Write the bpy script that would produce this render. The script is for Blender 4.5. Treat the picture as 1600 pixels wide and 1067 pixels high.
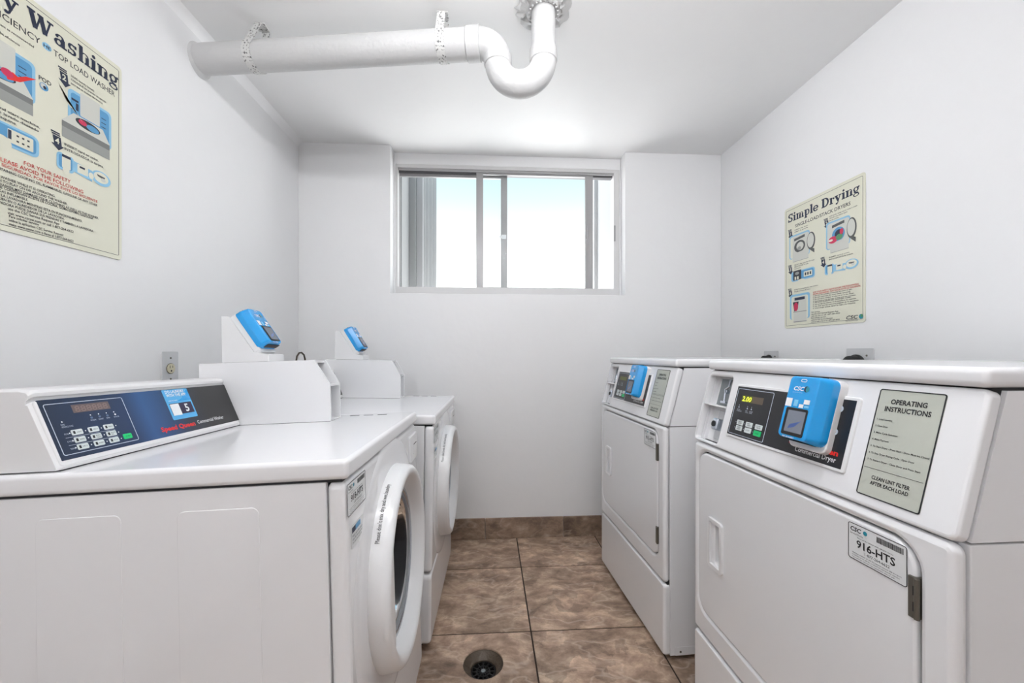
import bpy, bmesh, math, random
from mathutils import Matrix, Vector
random.seed(7)
C = bpy.context.scene.collection
for o in list(bpy.data.objects): bpy.data.objects.remove(o)

# ------------------------------------------------------------------ camera, sky, lamps, exposure
YAW = math.atan(37/620)
cam = bpy.data.objects.new('camera', bpy.data.cameras.new('camera')); C.objects.link(cam)
cam.location = (0, 0, 1.10); cam.rotation_euler = (math.pi/2, 0, -YAW)
cam.data.sensor_width = 36; cam.data.lens = 620*36/1600; cam.data.shift_y = 19.5/1600
cam.data.clip_start = .02
bpy.context.scene.camera = cam

SKY_STRENGTH = 1.0
LAMP_STRENGTH = 25.0
REAR_FILL_STRENGTH = 33.0  # fill lamp added behind the camera to lift dim sides
w = bpy.data.worlds.new('sky'); bpy.context.scene.world = w; w.use_nodes = True
nt = w.node_tree; nt.nodes.clear()
tc = nt.nodes.new('ShaderNodeTexCoord'); sp = nt.nodes.new('ShaderNodeSeparateXYZ')
rp = nt.nodes.new('ShaderNodeValToRGB'); bg = nt.nodes.new('ShaderNodeBackground'); wo = nt.nodes.new('ShaderNodeOutputWorld')
nt.links.new(tc.outputs['Generated'], sp.inputs[0]); nt.links.new(sp.outputs['Z'], rp.inputs[0])
nt.links.new(rp.outputs[0], bg.inputs[0]); nt.links.new(bg.outputs[0], wo.inputs[0])
e = rp.color_ramp.elements
e[0].position = 0.0; e[0].color = (3.4, 3.4, 3.4, 1)
e[1].position = 1.0; e[1].color = (.35, .62, .95, 1)
for p, c in ((.12, (3.1, 3.1, 3.1)), (.21, (1.7, 1.72, 1.72)), (.28, (.92, .96, .97)), (.36, (.66, .79, .81)), (.43, (.52, .72, .77))):
    x = e.new(p); x.color = (*c, 1)
bg.inputs[1].default_value = SKY_STRENGTH
vs = bpy.context.scene.view_settings
vs.view_transform = 'Standard'; vs.look = 'None'; vs.gamma = 1; vs.use_curve_mapping = False
vs.exposure = 0.52

# ------------------------------------------------------------------ materials
def lin(c):
    return tuple(((v/255)/12.92 if v/255 <= .04045 else ((v/255+.055)/1.055)**2.4) for v in c)
MATS = {}
def mat(name, rgb, rough=.5, metal=0, coat=0, emit=None, bump=None, spec=.5):
    m = bpy.data.materials.new(name); m.use_nodes = True
    b = m.node_tree.nodes['Principled BSDF']
    b.inputs['Base Color'].default_value = (*lin(rgb), 1); b.inputs['Roughness'].default_value = rough
    b.inputs['Metallic'].default_value = metal; b.inputs['Coat Weight'].default_value = coat
    b.inputs['Coat Roughness'].default_value = .08; b.inputs['Specular IOR Level'].default_value = spec
    if emit:
        b.inputs['Emission Color'].default_value = (*lin(rgb), 1); b.inputs['Emission Strength'].default_value = emit
    if bump:
        n = m.node_tree.nodes; l = m.node_tree.links
        t = n.new('ShaderNodeTexCoord'); no = n.new('ShaderNodeTexNoise'); bu = n.new('ShaderNodeBump')
        no.inputs['Scale'].default_value = bump[0]; no.inputs['Detail'].default_value = bump[3] if len(bump) > 3 else 4
        bu.inputs['Strength'].default_value = bump[1]; bu.inputs['Distance'].default_value = bump[2]
        l.new(t.outputs['Object'], no.inputs['Vector']); l.new(no.outputs[0], bu.inputs['Height']); l.new(bu.outputs[0], b.inputs['Normal'])
    MATS[name] = m
    return m
WALL = mat('white_wall_paint', (237, 237, 238), .42, bump=(5, .25, .02, 3))
CEIL = mat('white_ceiling_paint', (241, 241, 241), .55, bump=(4, .3, .02, 3))
ENAMEL = mat('white_enamel', (234, 234, 236), .22, coat=.3, bump=(260, .03, .001, 1))
PLASTIC = mat('white_plastic', (229, 229, 230), .3, coat=.2)
PIPE = mat('painted_pipe', (202, 202, 202), .5, bump=(60, .4, .006, 6))
GAP = mat('dark_gap', (40, 40, 42), .8)
ALU = mat('painted_aluminium', (164, 163, 164), .4, metal=.2)
FRAME = mat('painted_window_frame', (214, 213, 213), .45)
ALUD = mat('dark_track', (110, 110, 112), .5, metal=.3)
STEEL = mat('stainless_plate', (206, 207, 209), .35, metal=.35)
CHROME = mat('chrome', (205, 212, 222), .18, metal=1)
DKMET = mat('hinge_metal', (112, 108, 100), .4, metal=.7)
GREYMET = mat('zinc_plate', (140, 146, 148), .45, metal=.5)
NAVY = mat('panel_navy', (24, 40, 72), .3, coat=.2)
BLACK = mat('panel_black', (26, 26, 30), .35, coat=.1)
RUBBER = mat('black_rubber', (28, 28, 29), .6)
BLUE = mat('reader_blue', (14, 152, 224), .25, coat=.4)
BLUED = mat('reader_print_blue', (120, 200, 240), .4)
WHITE = mat('print_white', (238, 240, 242), .45)
PGREY = mat('print_pale_grey', (196, 206, 220), .45)
BUTTON = mat('button_white', (214, 222, 222), .4)
GREEN = mat('button_green', (16, 196, 112), .4)
RED = mat('print_red', (226, 40, 34), .45)
PRED = mat('poster_red', (200, 62, 60), .5)
INK = mat('print_black', (30, 30, 34), .5)
PINK = mat('poster_ink', (44, 46, 52), .5)
NAVYINK = mat('poster_navy_ink', (26, 36, 62), .5)
LBLUE = mat('sticker_blue', (84, 172, 226), .4)
SDARK = mat('sticker_dark', (42, 34, 68), .4)
LCD_OFF = mat('display_off', (106, 90, 88), .3)
LCD_SEG = mat('display_segment_off', (134, 112, 108), .4)
OLIVE = mat('display_lit_ground', (88, 92, 22), .4)
AMBER = mat('display_unlit_end', (92, 80, 66), .4)
DIGIT = mat('display_digit', (214, 226, 60), .4, emit=.9)
LABEL = mat('label_grey_green', (184, 187, 177), .45)
STICK = mat('sticker_white', (226, 228, 229), .4)
CREAM = mat('poster_cream', (222, 221, 203), .38)
PBLUE = mat('poster_blue', (138, 190, 220), .45)
PBLUE2 = mat('poster_deep_blue', (84, 150, 196), .45)
PGR1 = mat('poster_pale_grey', (205, 206, 198), .45)
PGR2 = mat('poster_mid_grey', (150, 152, 148), .45)
PGR25 = mat('poster_grey', (118, 120, 118), .45)
PGR3 = mat('poster_dark_grey', (82, 84, 84), .45)
PMAG = mat('poster_magenta', (200, 40, 84), .45)
PGREEN = mat('poster_green', (80, 140, 96), .45)
TEAL = mat('logo_teal', (40, 140, 160), .45)
IVORY = mat('ivory_plastic', (206, 200, 174), .45)
SCREEN = mat('reader_screen', (120, 126, 138), .2)
SCRBLUE = mat('screen_mark', (66, 92, 150), .3)
DRUM = mat('drum_steel', (96, 96, 98), .35, metal=.9)
GASKET = mat('gasket_grey', (128, 130, 134), .45)
CORD = mat('brown_cord', (70, 60, 48), .5)
IRON = mat('drain_iron', (34, 33, 33), .45, metal=.5, bump=(60, .5, .01))
SHUT_SHADE = mat('shutter_shade_grey', (150, 150, 150), .55)  # shade put into the shutter colour, darkened against the bright sky
SHUT_LIT = mat('shutter_lit_grey', (178, 178, 178), .55)  # same shutter material, painted lighter for sides that catch more light
LAMPM = mat('lamp_housing', (235, 235, 235), .4)
DIFF = mat('lamp_diffuser', (252, 253, 255), .5, emit=LAMP_STRENGTH)

DIFF_FILL = mat('rear_fill_diffuser', (252, 253, 255), .5, emit=REAR_FILL_STRENGTH)
def glass(name, tint, ior=1.35):
    m = bpy.data.materials.new(name); m.use_nodes = True; t = m.node_tree; t.nodes.clear()
    o = t.nodes.new('ShaderNodeOutputMaterial'); mx = t.nodes.new('ShaderNodeMixShader')
    tr = t.nodes.new('ShaderNodeBsdfTransparent'); gl = t.nodes.new('ShaderNodeBsdfGlossy'); fr = t.nodes.new('ShaderNodeFresnel')
    tr.inputs[0].default_value = (*tint, 1); gl.inputs['Roughness'].default_value = .03; fr.inputs[0].default_value = ior
    t.links.new(fr.outputs[0], mx.inputs[0]); t.links.new(tr.outputs[0], mx.inputs[1]); t.links.new(gl.outputs[0], mx.inputs[2])
    t.links.new(mx.outputs[0], o.inputs[0]); return m
PANE = glass('window_glass', (.97, .98, .98), 1.05); DOORGLASS = glass('door_glass', (.30, .30, .31))

def tile_mat(name, gain):
    m = bpy.data.materials.new(name); m.use_nodes = True; t = m.node_tree; n = t.nodes; l = t.links
    b = n['Principled BSDF']; tc = n.new('ShaderNodeTexCoord'); oi = n.new('ShaderNodeObjectInfo')
    mp = n.new('ShaderNodeVectorMath'); mp.operation = 'SCALE'; mp.inputs['Scale'].default_value = 37
    cx = n.new('ShaderNodeCombineXYZ'); ad = n.new('ShaderNodeVectorMath')
    l.new(oi.outputs['Random'], cx.inputs[0]); l.new(oi.outputs['Random'], cx.inputs[1]); l.new(cx.outputs[0], mp.inputs[0])
    l.new(tc.outputs['Object'], ad.inputs[0]); l.new(mp.outputs[0], ad.inputs[1])
    sw = n.new('ShaderNodeTexNoise'); sw.inputs['Scale'].default_value = 3.5; sw.inputs['Detail'].default_value = 3
    l.new(ad.outputs[0], sw.inputs['Vector'])
    mixv = n.new('ShaderNodeMix'); mixv.data_type = 'VECTOR'; mixv.inputs['Factor'].default_value = .13
    l.new(ad.outputs[0], mixv.inputs['A']); l.new(sw.outputs['Color'], mixv.inputs['B'])
    def noise(scale, detail, rough, stretch):
        q = n.new('ShaderNodeMapping'); q.inputs['Scale'].default_value = stretch; q.inputs['Rotation'].default_value = (0, 0, .6)
        l.new(mixv.outputs['Result'], q.inputs[0])
        z = n.new('ShaderNodeTexNoise'); z.inputs['Scale'].default_value = scale; z.inputs['Detail'].default_value = detail
        z.inputs['Roughness'].default_value = rough; l.new(q.outputs[0], z.inputs['Vector']); return z
    a = noise(11, 12, .68, (1, 1.6, 1)); r = n.new('ShaderNodeValToRGB'); l.new(a.outputs[0], r.inputs[0])
    el = r.color_ramp.elements
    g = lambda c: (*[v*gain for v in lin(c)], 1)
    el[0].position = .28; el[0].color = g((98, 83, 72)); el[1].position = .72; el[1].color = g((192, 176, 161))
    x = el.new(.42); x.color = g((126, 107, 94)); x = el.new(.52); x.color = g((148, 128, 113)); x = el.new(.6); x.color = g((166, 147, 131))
    bmb = noise(3.2, 4, .5, (1, 1.3, 1)); r2 = n.new('ShaderNodeValToRGB'); l.new(bmb.outputs[0], r2.inputs[0])
    e2 = r2.color_ramp.elements; e2[0].position = .35; e2[0].color = (.72, .70, .66, 1); e2[1].position = .65; e2[1].color = (1.08, 1.04, 1.0, 1)
    mu = n.new('ShaderNodeMix'); mu.data_type = 'RGBA'; mu.blend_type = 'MULTIPLY'; mu.inputs['Factor'].default_value = 1
    l.new(r.outputs[0], mu.inputs['A']); l.new(r2.outputs[0], mu.inputs['B'])
    # pale slate ridges: thin level lines of a warped noise
    v = noise(4.2, 3, .5, (1, 2.2, 1)); sb = n.new('ShaderNodeMath'); sb.operation = 'SUBTRACT'; sb.inputs[1].default_value = .52
    ab = n.new('ShaderNodeMath'); ab.operation = 'ABSOLUTE'; l.new(v.outputs[0], sb.inputs[0]); l.new(sb.outputs[0], ab.inputs[0])
    r3 = n.new('ShaderNodeValToRGB'); l.new(ab.outputs[0], r3.inputs[0]); e3 = r3.color_ramp.elements
    e3[0].position = .0; e3[0].color = (.45, .45, .45, 1); e3[1].position = .022; e3[1].color = (0, 0, 0, 1)
    warp = n.new('ShaderNodeMix'); warp.data_type = 'VECTOR'; warp.inputs['Factor'].default_value = .30
    w2 = n.new('ShaderNodeTexNoise'); w2.inputs['Scale'].default_value = 9; w2.inputs['Detail'].default_value = 6; l.new(ad.outputs[0], w2.inputs['Vector'])
    l.new(mixv.outputs['Result'], warp.inputs['A']); l.new(w2.outputs['Color'], warp.inputs['B'])
    vm = n.new('ShaderNodeMapping'); vm.inputs['Scale'].default_value = (1, 2.1, 1); vm.inputs['Rotation'].default_value = (0, 0, .7); l.new(warp.outputs['Result'], vm.inputs[0])
    vo = n.new('ShaderNodeTexVoronoi'); vo.inputs['Scale'].default_value = 7.5; l.new(vm.outputs[0], vo.inputs['Vector'])
    bw = n.new('ShaderNodeRGBToBW'); l.new(vo.outputs['Color'], bw.inputs[0])
    r4 = n.new('ShaderNodeValToRGB'); l.new(bw.outputs[0], r4.inputs[0]); e4 = r4.color_ramp.elements
    e4[0].position = .15; e4[0].color = (.78, .78, .77, 1); e4[1].position = .85; e4[1].color = (1.2, 1.19, 1.17, 1)
    mu2 = n.new('ShaderNodeMix'); mu2.data_type = 'RGBA'; mu2.blend_type = 'MULTIPLY'; mu2.inputs['Factor'].default_value = .8
    l.new(mu.outputs['Result'], mu2.inputs['A']); l.new(r4.outputs[0], mu2.inputs['B'])
    m2 = n.new('ShaderNodeMix'); m2.data_type = 'RGBA'; m2.inputs['B'].default_value = g((205, 188, 172))
    gate = n.new('ShaderNodeMath'); gate.operation = 'MULTIPLY'; l.new(r3.outputs[0], gate.inputs[0]); l.new(sw.outputs[0], gate.inputs[1])
    l.new(gate.outputs[0], m2.inputs['Factor']); l.new(mu2.outputs['Result'], m2.inputs['A'])
    l.new(m2.outputs['Result'], b.inputs['Base Color']); b.inputs['Roughness'].default_value = .48
    bu = n.new('ShaderNodeBump'); bu.inputs['Strength'].default_value = .35; bu.inputs['Distance'].default_value = .006
    l.new(a.outputs[0], bu.inputs['Height']); l.new(bu.outputs[0], b.inputs['Normal'])
    return m
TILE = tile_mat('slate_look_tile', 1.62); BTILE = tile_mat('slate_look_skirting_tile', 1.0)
GROUT = mat('brown_grout', (58, 47, 39), .9)

def strap_mat():
    m = mat('painted_strap', (214, 214, 212), .55, bump=(90, .6, .004, 4)); n = m.node_tree.nodes; l = m.node_tree.links
    b = n['Principled BSDF']; t = n.new('ShaderNodeTexCoord'); z = n.new('ShaderNodeTexNoise'); z.inputs['Scale'].default_value = 130; z.inputs['Detail'].default_value = 2
    r = n.new('ShaderNodeValToRGB'); r.color_ramp.elements[0].position = .34; r.color_ramp.elements[0].color = (.12, .12, .12, 1)
    r.color_ramp.elements[1].position = .44; r.color_ramp.elements[1].color = (.66, .66, .65, 1)
    l.new(t.outputs['Object'], z.inputs['Vector']); l.new(z.outputs[0], r.inputs[0]); l.new(r.outputs[0], b.inputs['Base Color']); return m
STRAP = strap_mat()

# ------------------------------------------------------------------ helpers
def fr(o, u, v):
    u = Vector(u).normalized(); v = Vector(v).normalized(); n = u.cross(v)
    M = Matrix.Identity(4)
    for i in range(3): M[i][0] = u[i]; M[i][1] = v[i]; M[i][2] = n[i]; M[i][3] = o[i]
    return M
I4 = Matrix.Identity(4)
def link(name, me, m, parent=None, smooth=30):
    o = bpy.data.objects.new(name, me); C.objects.link(o)
    if m is not None:
        me.materials.clear(); me.materials.append(m)
    if smooth:
        me.set_sharp_from_angle(angle=math.radians(smooth))
        me.polygons.foreach_set('use_smooth', [True]*len(me.polygons))
    if smooth and len(me.polygons) > 6:
        wn = o.modifiers.new('weighted_normal', 'WEIGHTED_NORMAL'); wn.keep_sharp = True; wn.weight = 80
    if parent is not None: o.parent = parent
    return o
def bobj(name, bm, m, parent=None, smooth=30, recalc=True):
    if recalc: bmesh.ops.recalc_face_normals(bm, faces=bm.faces)
    me = bpy.data.meshes.new(name); bm.to_mesh(me); bm.free(); return link(name, me, m, parent, smooth)
def empty(name, label=None, cat=None, group=None, kind=None, loc=(0, 0, 0)):
    o = bpy.data.objects.new(name, None); C.objects.link(o); o.location = loc; o.empty_display_size = .05
    tag(o, label, cat, group, kind); return o
def tag(o, label=None, cat=None, group=None, kind=None):
    for k, v in (('label', label), ('category', cat), ('group', group), ('kind', kind)):
        if v: o[k] = v
    return o
def add_box(bm, a, b, bev=0, seg=2, M=I4):
    r = bmesh.ops.create_cube(bm, size=1)['verts']
    for v in r:
        v.co = Vector([a[i] + (b[i]-a[i])*(v.co[i]+.5) for i in range(3)])
    geom = list({e for v in r for e in v.link_edges})
    if bev:
        rb = bmesh.ops.bevel(bm, geom=geom, offset=bev, segments=seg, affect='EDGES', profile=.5)
        r = list({v for f in rb['faces'] for v in f.verts} | {v for v in r if v.is_valid})
    for v in r: v.co = M @ v.co
def box(name, a, b, m, parent=None, bev=0, seg=2, M=I4, smooth=30):
    bm = bmesh.new(); add_box(bm, a, b, bev, seg, M); return bobj(name, bm, m, parent, smooth)
def rr(w, h, r, n=5):
    """rounded rectangle loop, centred"""
    r = min(r, w/2-1e-6, h/2-1e-6); p = []
    if r <= 1e-6: return [(w/2, -h/2), (w/2, h/2), (-w/2, h/2), (-w/2, -h/2)]
    for cx, cy, a0 in ((w/2-r, h/2-r, 0), (-w/2+r, h/2-r, 90), (-w/2+r, -h/2+r, 180), (w/2-r, -h/2+r, 270)):
        for i in range(n+1):
            a = math.radians(a0 + 90*i/n); p.append((cx+r*math.cos(a), cy+r*math.sin(a)))
    return p
def off(loop, d): return [(x+d[0], y+d[1]) for x, y in loop]
def add_loft(bm, rings, cap0=True, cap1=True, closed=True):
    vs = [[bm.verts.new(p) for p in r] for r in rings]; n = len(rings[0])
    for a, b in zip(vs, vs[1:]):
        for i in range(n if closed else n-1):
            bm.faces.new((a[i], a[(i+1) % n], b[(i+1) % n], b[i]))
    if cap0: bm.faces.new(list(reversed(vs[0])))
    if cap1: bm.faces.new(vs[-1])
def add_slab(bm, cx, cy, w, h, r, z0, z1, bev, M, seg=3, inset_top=0):
    """rounded-rect slab from z0 to z1 along the frame normal with a rounded front edge"""
    rings = [[M @ Vector((x+cx, y+cy, z0)) for x, y in rr(w, h, r)]]
    if bev:
        for i in range(seg+1):
            a = math.pi/2*i/seg; d = bev*(1-math.cos(a)) + inset_top; z = z1-bev+bev*math.sin(a)
            rings.append([M @ Vector((x+cx, y+cy, z)) for x, y in rr(w-2*d, h-2*d, max(r-d, .0008) if r > 0 else 0)])
    else: rings.append([M @ Vector((x+cx, y+cy, z1)) for x, y in rr(w-2*inset_top, h-2*inset_top, r)])
    add_loft(bm, rings)
def slab(name, cx, cy, w, h, r, z0, z1, bev, M, m, parent, inset_top=0):
    bm = bmesh.new(); add_slab(bm, cx, cy, w, h, r, z0, z1, bev, M, inset_top=inset_top); return bobj(name, bm, m, parent)
def curve_mesh(loops, depth=0, bevel=0, M=I4, cyclic=True):
    cu = bpy.data.curves.new('c', 'CURVE'); cu.dimensions = '2D'; cu.fill_mode = 'BOTH'
    for lp in loops:
        s = cu.splines.new('POLY'); s.points.add(len(lp)-1); s.use_cyclic_u = True
        for p, q in zip(s.points, lp): p.co = (q[0], q[1], 0, 1)
    if depth:
        cu.extrude = max(depth/2-bevel, 0); cu.bevel_depth = bevel; cu.bevel_resolution = 2; cu.offset = -bevel
    ob = bpy.data.objects.new('c', cu); me = bpy.data.meshes.new_from_object(ob)
    bpy.data.objects.remove(ob); bpy.data.curves.remove(cu)
    me.transform(M @ Matrix.Translation((0, 0, depth/2))); return me
def plate(name, loops, depth, bevel, M, m, parent=None, z=0):
    """flat plate (first loop outline, others holes) from z to z+depth along the frame normal"""
    me = curve_mesh(loops, depth, bevel, M @ Matrix.Translation((0, 0, z))); return link(name, me, m, parent)
def ring(name, cx, cy, w, h, r, t, M, m, parent, z0=0, z1=.0003, bev=0):
    a = off(rr(w, h, r), (cx, cy)); b = off(rr(w-2*t, h-2*t, max(r-t, .0005)), (cx, cy))
    bm = bmesh.new()
    A0 = [M @ Vector((x, y, z0)) for x, y in a]; A1 = [M @ Vector((x, y, z1)) for x, y in a]
    B1 = [M @ Vector((x, y, z1)) for x, y in b]; B0 = [M @ Vector((x, y, z0)) for x, y in b]
    add_loft(bm, [B0, A0, A1, B1, B0], False, False)
    bmesh.ops.remove_doubles(bm, verts=bm.verts, dist=1e-6)
    return bobj(name, bm, m, parent)
def poly(name, pts, M, m, parent, z=.0003):
    bm = bmesh.new(); bm.faces.new([bm.verts.new(M @ Vector((x, y, z))) for x, y in pts]); return bobj(name, bm, m, parent, 0, False)
def circ(cx, cy, r, n=24, ry=None): return [(cx+r*math.cos(2*math.pi*i/n), cy+(ry or r)*math.sin(2*math.pi*i/n)) for i in range(n)]
def lathe_bm(bm, prof, o, axis, up, n=48, M=I4, cap=False):
    """prof: (radius, height along axis)"""
    axis = Vector(axis).normalized(); up = Vector(up).normalized(); sd = axis.cross(up); o = Vector(o)
    rings = []
    for r, h in prof:
        rings.append([M @ (o + axis*h + (up*math.cos(2*math.pi*i/n) + sd*math.sin(2*math.pi*i/n))*max(r, 1e-5)) for i in range(n)])
    add_loft(bm, rings, cap, cap)
def lathe(name, prof, o, axis, up, m, parent, n=48, cap=False, smooth=40):
    bm = bmesh.new(); lathe_bm(bm, prof, o, axis, up, n, cap=cap); return bobj(name, bm, m, parent, smooth)
def sweep_bm(bm, pts, rad, n=20, cap=True):
    pts = [Vector(p) for p in pts]
    if not isinstance(rad, (list, tuple)): rad = [rad]*len(pts)
    t = [(pts[min(i+1, len(pts)-1)]-pts[max(i-1, 0)]).normalized() for i in range(len(pts))]
    a = t[0].orthogonal().normalized(); rings = []
    for p, q, r in zip(pts, t, rad):
        a = (a - q*a.dot(q)).normalized(); b = q.cross(a)
        rings.append([p + (a*math.cos(2*math.pi*i/n)+b*math.sin(2*math.pi*i/n))*r for i in range(n)])
    add_loft(bm, rings, cap, cap)
def sweep(name, pts, rad, m, parent=None, n=20, smooth=50):
    bm = bmesh.new(); sweep_bm(bm, pts, rad, n); return bobj(name, bm, m, parent, smooth)
def text_mesh(s, size, align='LEFT', bold=0, width=None, shear=0, line=1.0, res=2):
    cu = bpy.data.curves.new('t', 'FONT'); cu.body = s; cu.size = size/.73; cu.offset = bold*size; cu.resolution_u = res
    cu.align_x = align; cu.shear = shear; cu.space_line = line; cu.fill_mode = 'FRONT'
    ob = bpy.data.objects.new('t', cu); me = bpy.data.meshes.new_from_object(ob)
    bpy.data.objects.remove(ob); bpy.data.curves.remove(cu)
    if width and len(me.vertices):
        xs = [v.co.x for v in me.vertices]; k = width/(max(xs)-min(xs))
        me.transform(Matrix.Diagonal((k, 1, 1, 1)))
    return me
def text(s, u, v, size, M, m, parent, align='LEFT', bold=0, width=None, name='lettering', z=.0004, shear=0, line=1.0, rot=0):
    """one block of print; size is the capital height, (u, v) the baseline start"""
    me = text_mesh(s, size, align, bold, width, shear, line)
    me.transform(M @ Matrix.Translation((u, v, z)) @ Matrix.Rotation(rot, 4, 'Z')); return link(name, me, m, parent, 0)
def rects(name, rs, M, m, parent, z=.0004):
    bm = bmesh.new()
    for x0, y0, x1, y1 in rs:
        bm.faces.new([bm.verts.new(M @ Vector(p)) for p in ((x0, y0, z), (x1, y0, z), (x1, y1, z), (x0, y1, z))])
    return bobj(name, bm, m, parent, 0, False)

# ------------------------------------------------------------------ the room
XL, XR, YB, YF, ZC = -1.101, 1.438, 2.372, -3.0, 2.33
WX0, WX1, WZ0 = -.575, .833, 1.458
bm = bmesh.new()
me = curve_mesh([[(XL-.12, YF-.12), (XR+.12, YF-.12), (XR+.12, YB+.16), (XL-.12, YB+.16)], circ(-.018, 1.416, .072, 32)], .1, 0, fr((0, 0, -.1022), (1, 0, 0), (0, 1, 0)))
floor = tag(link('floor', me, GROUT), 'brown slate-look square floor tiles with dark joints', kind='structure')
P = .474; G = .0030
def tiles():
    xs = [XL] + [x for x in [.169+P*k for k in range(-3, 4)] if XL+.01 < x < XR-.01] + [XR]
    ys = [YF] + [y for y in [2.042-P*k for k in range(11, -1, -1)] if YF+.01 < y < YB-.01] + [YB]
    for x0, x1 in zip(xs, xs[1:]):
        for y0, y1 in zip(ys, ys[1:]):
            dz = random.uniform(-.0006, .0006); cx, cy = (x0+x1)/2, (y0+y1)/2
            if x0 < -.018 < x1 and y0 < 1.416 < y1:
                o = plate('tile', [off(rr(x1-x0-2*G, y1-y0-2*G, .002, 2), (0, 0)), circ(-.018-cx, 1.416-cy, .0715, 32)], .008, .0012, I4, TILE, floor, z=-.008)
            else:
                b = bmesh.new(); add_slab(b, 0, 0, x1-x0-2*G, y1-y0-2*G, .002, -.008, dz, .0012, I4, seg=2); o = bobj('tile', b, TILE, floor)
            o.location = (cx, cy, 0)
tiles()

ceiling = box('ceiling', (XL-.12, YF-.12, ZC), (XR+.12, YB+.16, ZC+.15), CEIL); tag(ceiling, 'white painted plaster ceiling', kind='structure')
tag(box('wall_left', (XL-.12, YF-.12, -.1), (XL, YB+.16, ZC), WALL), 'white painted wall behind the washers', kind='structure')
tag(box('wall_right', (XR, YF-.12, -.1), (XR+.12, YB+.16, ZC), WALL), 'white painted wall behind the dryers', kind='structure')
tag(box('wall_front', (XL, YF-.12, -.1), (XR, YF, ZC), WALL), 'white wall facing the window', kind='structure')
MB = fr((0, YB+.158, 0), (1, 0, 0), (0, 0, 1))
o = plate('wall_back', [[(XL, -.1), (WX1+.605, -.1), (WX1+.605, ZC), (WX1, ZC), (WX1, WZ0), (WX0, WZ0), (WX0, ZC), (XL, ZC)]], .158, .003, MB, WALL)
tag(o, 'white painted wall with a recessed window', kind='structure')
# plaster cove between left wall and ceiling
bm = bmesh.new()
add_loft(bm, [[(XL, y, ZC-.03), (XL, y, ZC), (XL+.03, y, ZC), (XL+.018, y, ZC-.006), (XL+.006, y, ZC-.018)] for y in (YF, -.5, .5, 1.2, 1.9, YB)])
tag(bobj('trim_1', bm, WALL), 'rounded plaster strip where left wall meets ceiling', kind='structure')

def skirting(name, lbl, M, cuts, h=.121):
    root = empty(name, lbl, kind='structure')
    for a, b in zip(cuts, cuts[1:]):
        q = bmesh.new(); add_slab(q, 0, 0, b-a-.002, h, .0015, 0, .0105, .002, I4, seg=2); o = bobj('tile', q, BTILE, root)
        o.matrix_basis = M @ Matrix.Translation(((a+b)/2, h/2+.001, 0))
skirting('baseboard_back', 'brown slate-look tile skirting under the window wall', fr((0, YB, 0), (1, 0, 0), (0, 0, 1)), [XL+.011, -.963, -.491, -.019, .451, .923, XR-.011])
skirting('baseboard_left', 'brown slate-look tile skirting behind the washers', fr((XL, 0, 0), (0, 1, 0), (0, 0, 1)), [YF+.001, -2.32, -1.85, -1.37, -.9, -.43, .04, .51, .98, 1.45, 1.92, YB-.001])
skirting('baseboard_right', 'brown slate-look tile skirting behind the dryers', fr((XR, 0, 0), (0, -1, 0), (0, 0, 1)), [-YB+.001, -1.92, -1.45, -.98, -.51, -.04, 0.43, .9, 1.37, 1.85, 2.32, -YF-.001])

# ------------------------------------------------------------------ window
def window():
    root = empty('window_1', 'grey-framed sliding window, slightly open, above the tile skirting', kind='structure', loc=(0, YB+.09, WZ0))
    root.location = (0, 0, 0)
    MW = lambda y: fr((0, y, 0), (1, 0, 0), (0, 0, 1))   # normal points to the room (-Y)
    # plaster header and jamb liners in the recess
    o = box('window_head', (WX0, YB+.088, 2.262), (WX1, YB+.158, ZC), WALL, root, .003)
    X0, X1, Z0, Z1 = -.566, .826, 1.463, 2.262
    rect = lambda a, b, c, d: [(a, b), (c, b), (c, d), (a, d)]
    plate('window_frame', [rect(X0, Z0, X1, Z1), rect(-.552, 1.511, .79, 2.24)], .07, .002, MW(YB+.158), FRAME, root)
    box('jamb_liner', (WX0, YB+.085, WZ0), (X0, YB+.158, 2.262), WALL, root)
    box('jamb_liner', (X1, YB+.085, WZ0), (WX1, YB+.158, 2.262), WALL, root)
    box('sill_liner', (X0, YB+.088, WZ0), (X1, YB+.158, Z0), WALL, root)
    box('top_track', (-.552, YB+.118, 2.222), (.79, YB+.152, 2.2395), ALUD, root)
    box('track_lip', (-.552, YB+.093, 2.226), (.79, YB+.097, 2.2395), ALU, root)
    for nm, xa, xb, y, st in (('sash', -.075, .66, YB+.100, (.043, .049)), ('sash', -.578, .119, YB+.128, (.03, .04))):
        s = empty(nm); s.parent = root
        M = MW(y+.018)
        plate('sash_frame', [rect(xa, 1.5, xb, 2.236 if y < YB+.12 else 2.224), rect(xa+st[0], 1.516, xb-st[1], 2.216 if y < YB+.12 else 2.205)], .018, .0025, M, ALU, s)
        box('pane', (xa+st[0]-.004, y+.008, 1.512), (xb-st[1]+.004, y+.011, 2.22), PANE, s)
        if y < YB+.12:
            slab('finger_pull', .625, 1.87, .012, .09, .006, .0, .007, .003, fr((0, y, 0), (1, 0, 0), (0, 0, 1)), ALU, s)
        else:
            b = bmesh.new(); add_box(b, (.083, y-.016, 1.822), (.112, y, 1.848), .003); add_box(b, (.070, y-.012, 1.829), (.085, y-.004, 1.842), .002); bobj('sash_latch', b, WHITE, s)
    slab('lock_strike', .795, 1.86, .012, .1, .003, 0, .003, .001, MW(YB+.0885), ALU, root)
window()
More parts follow.
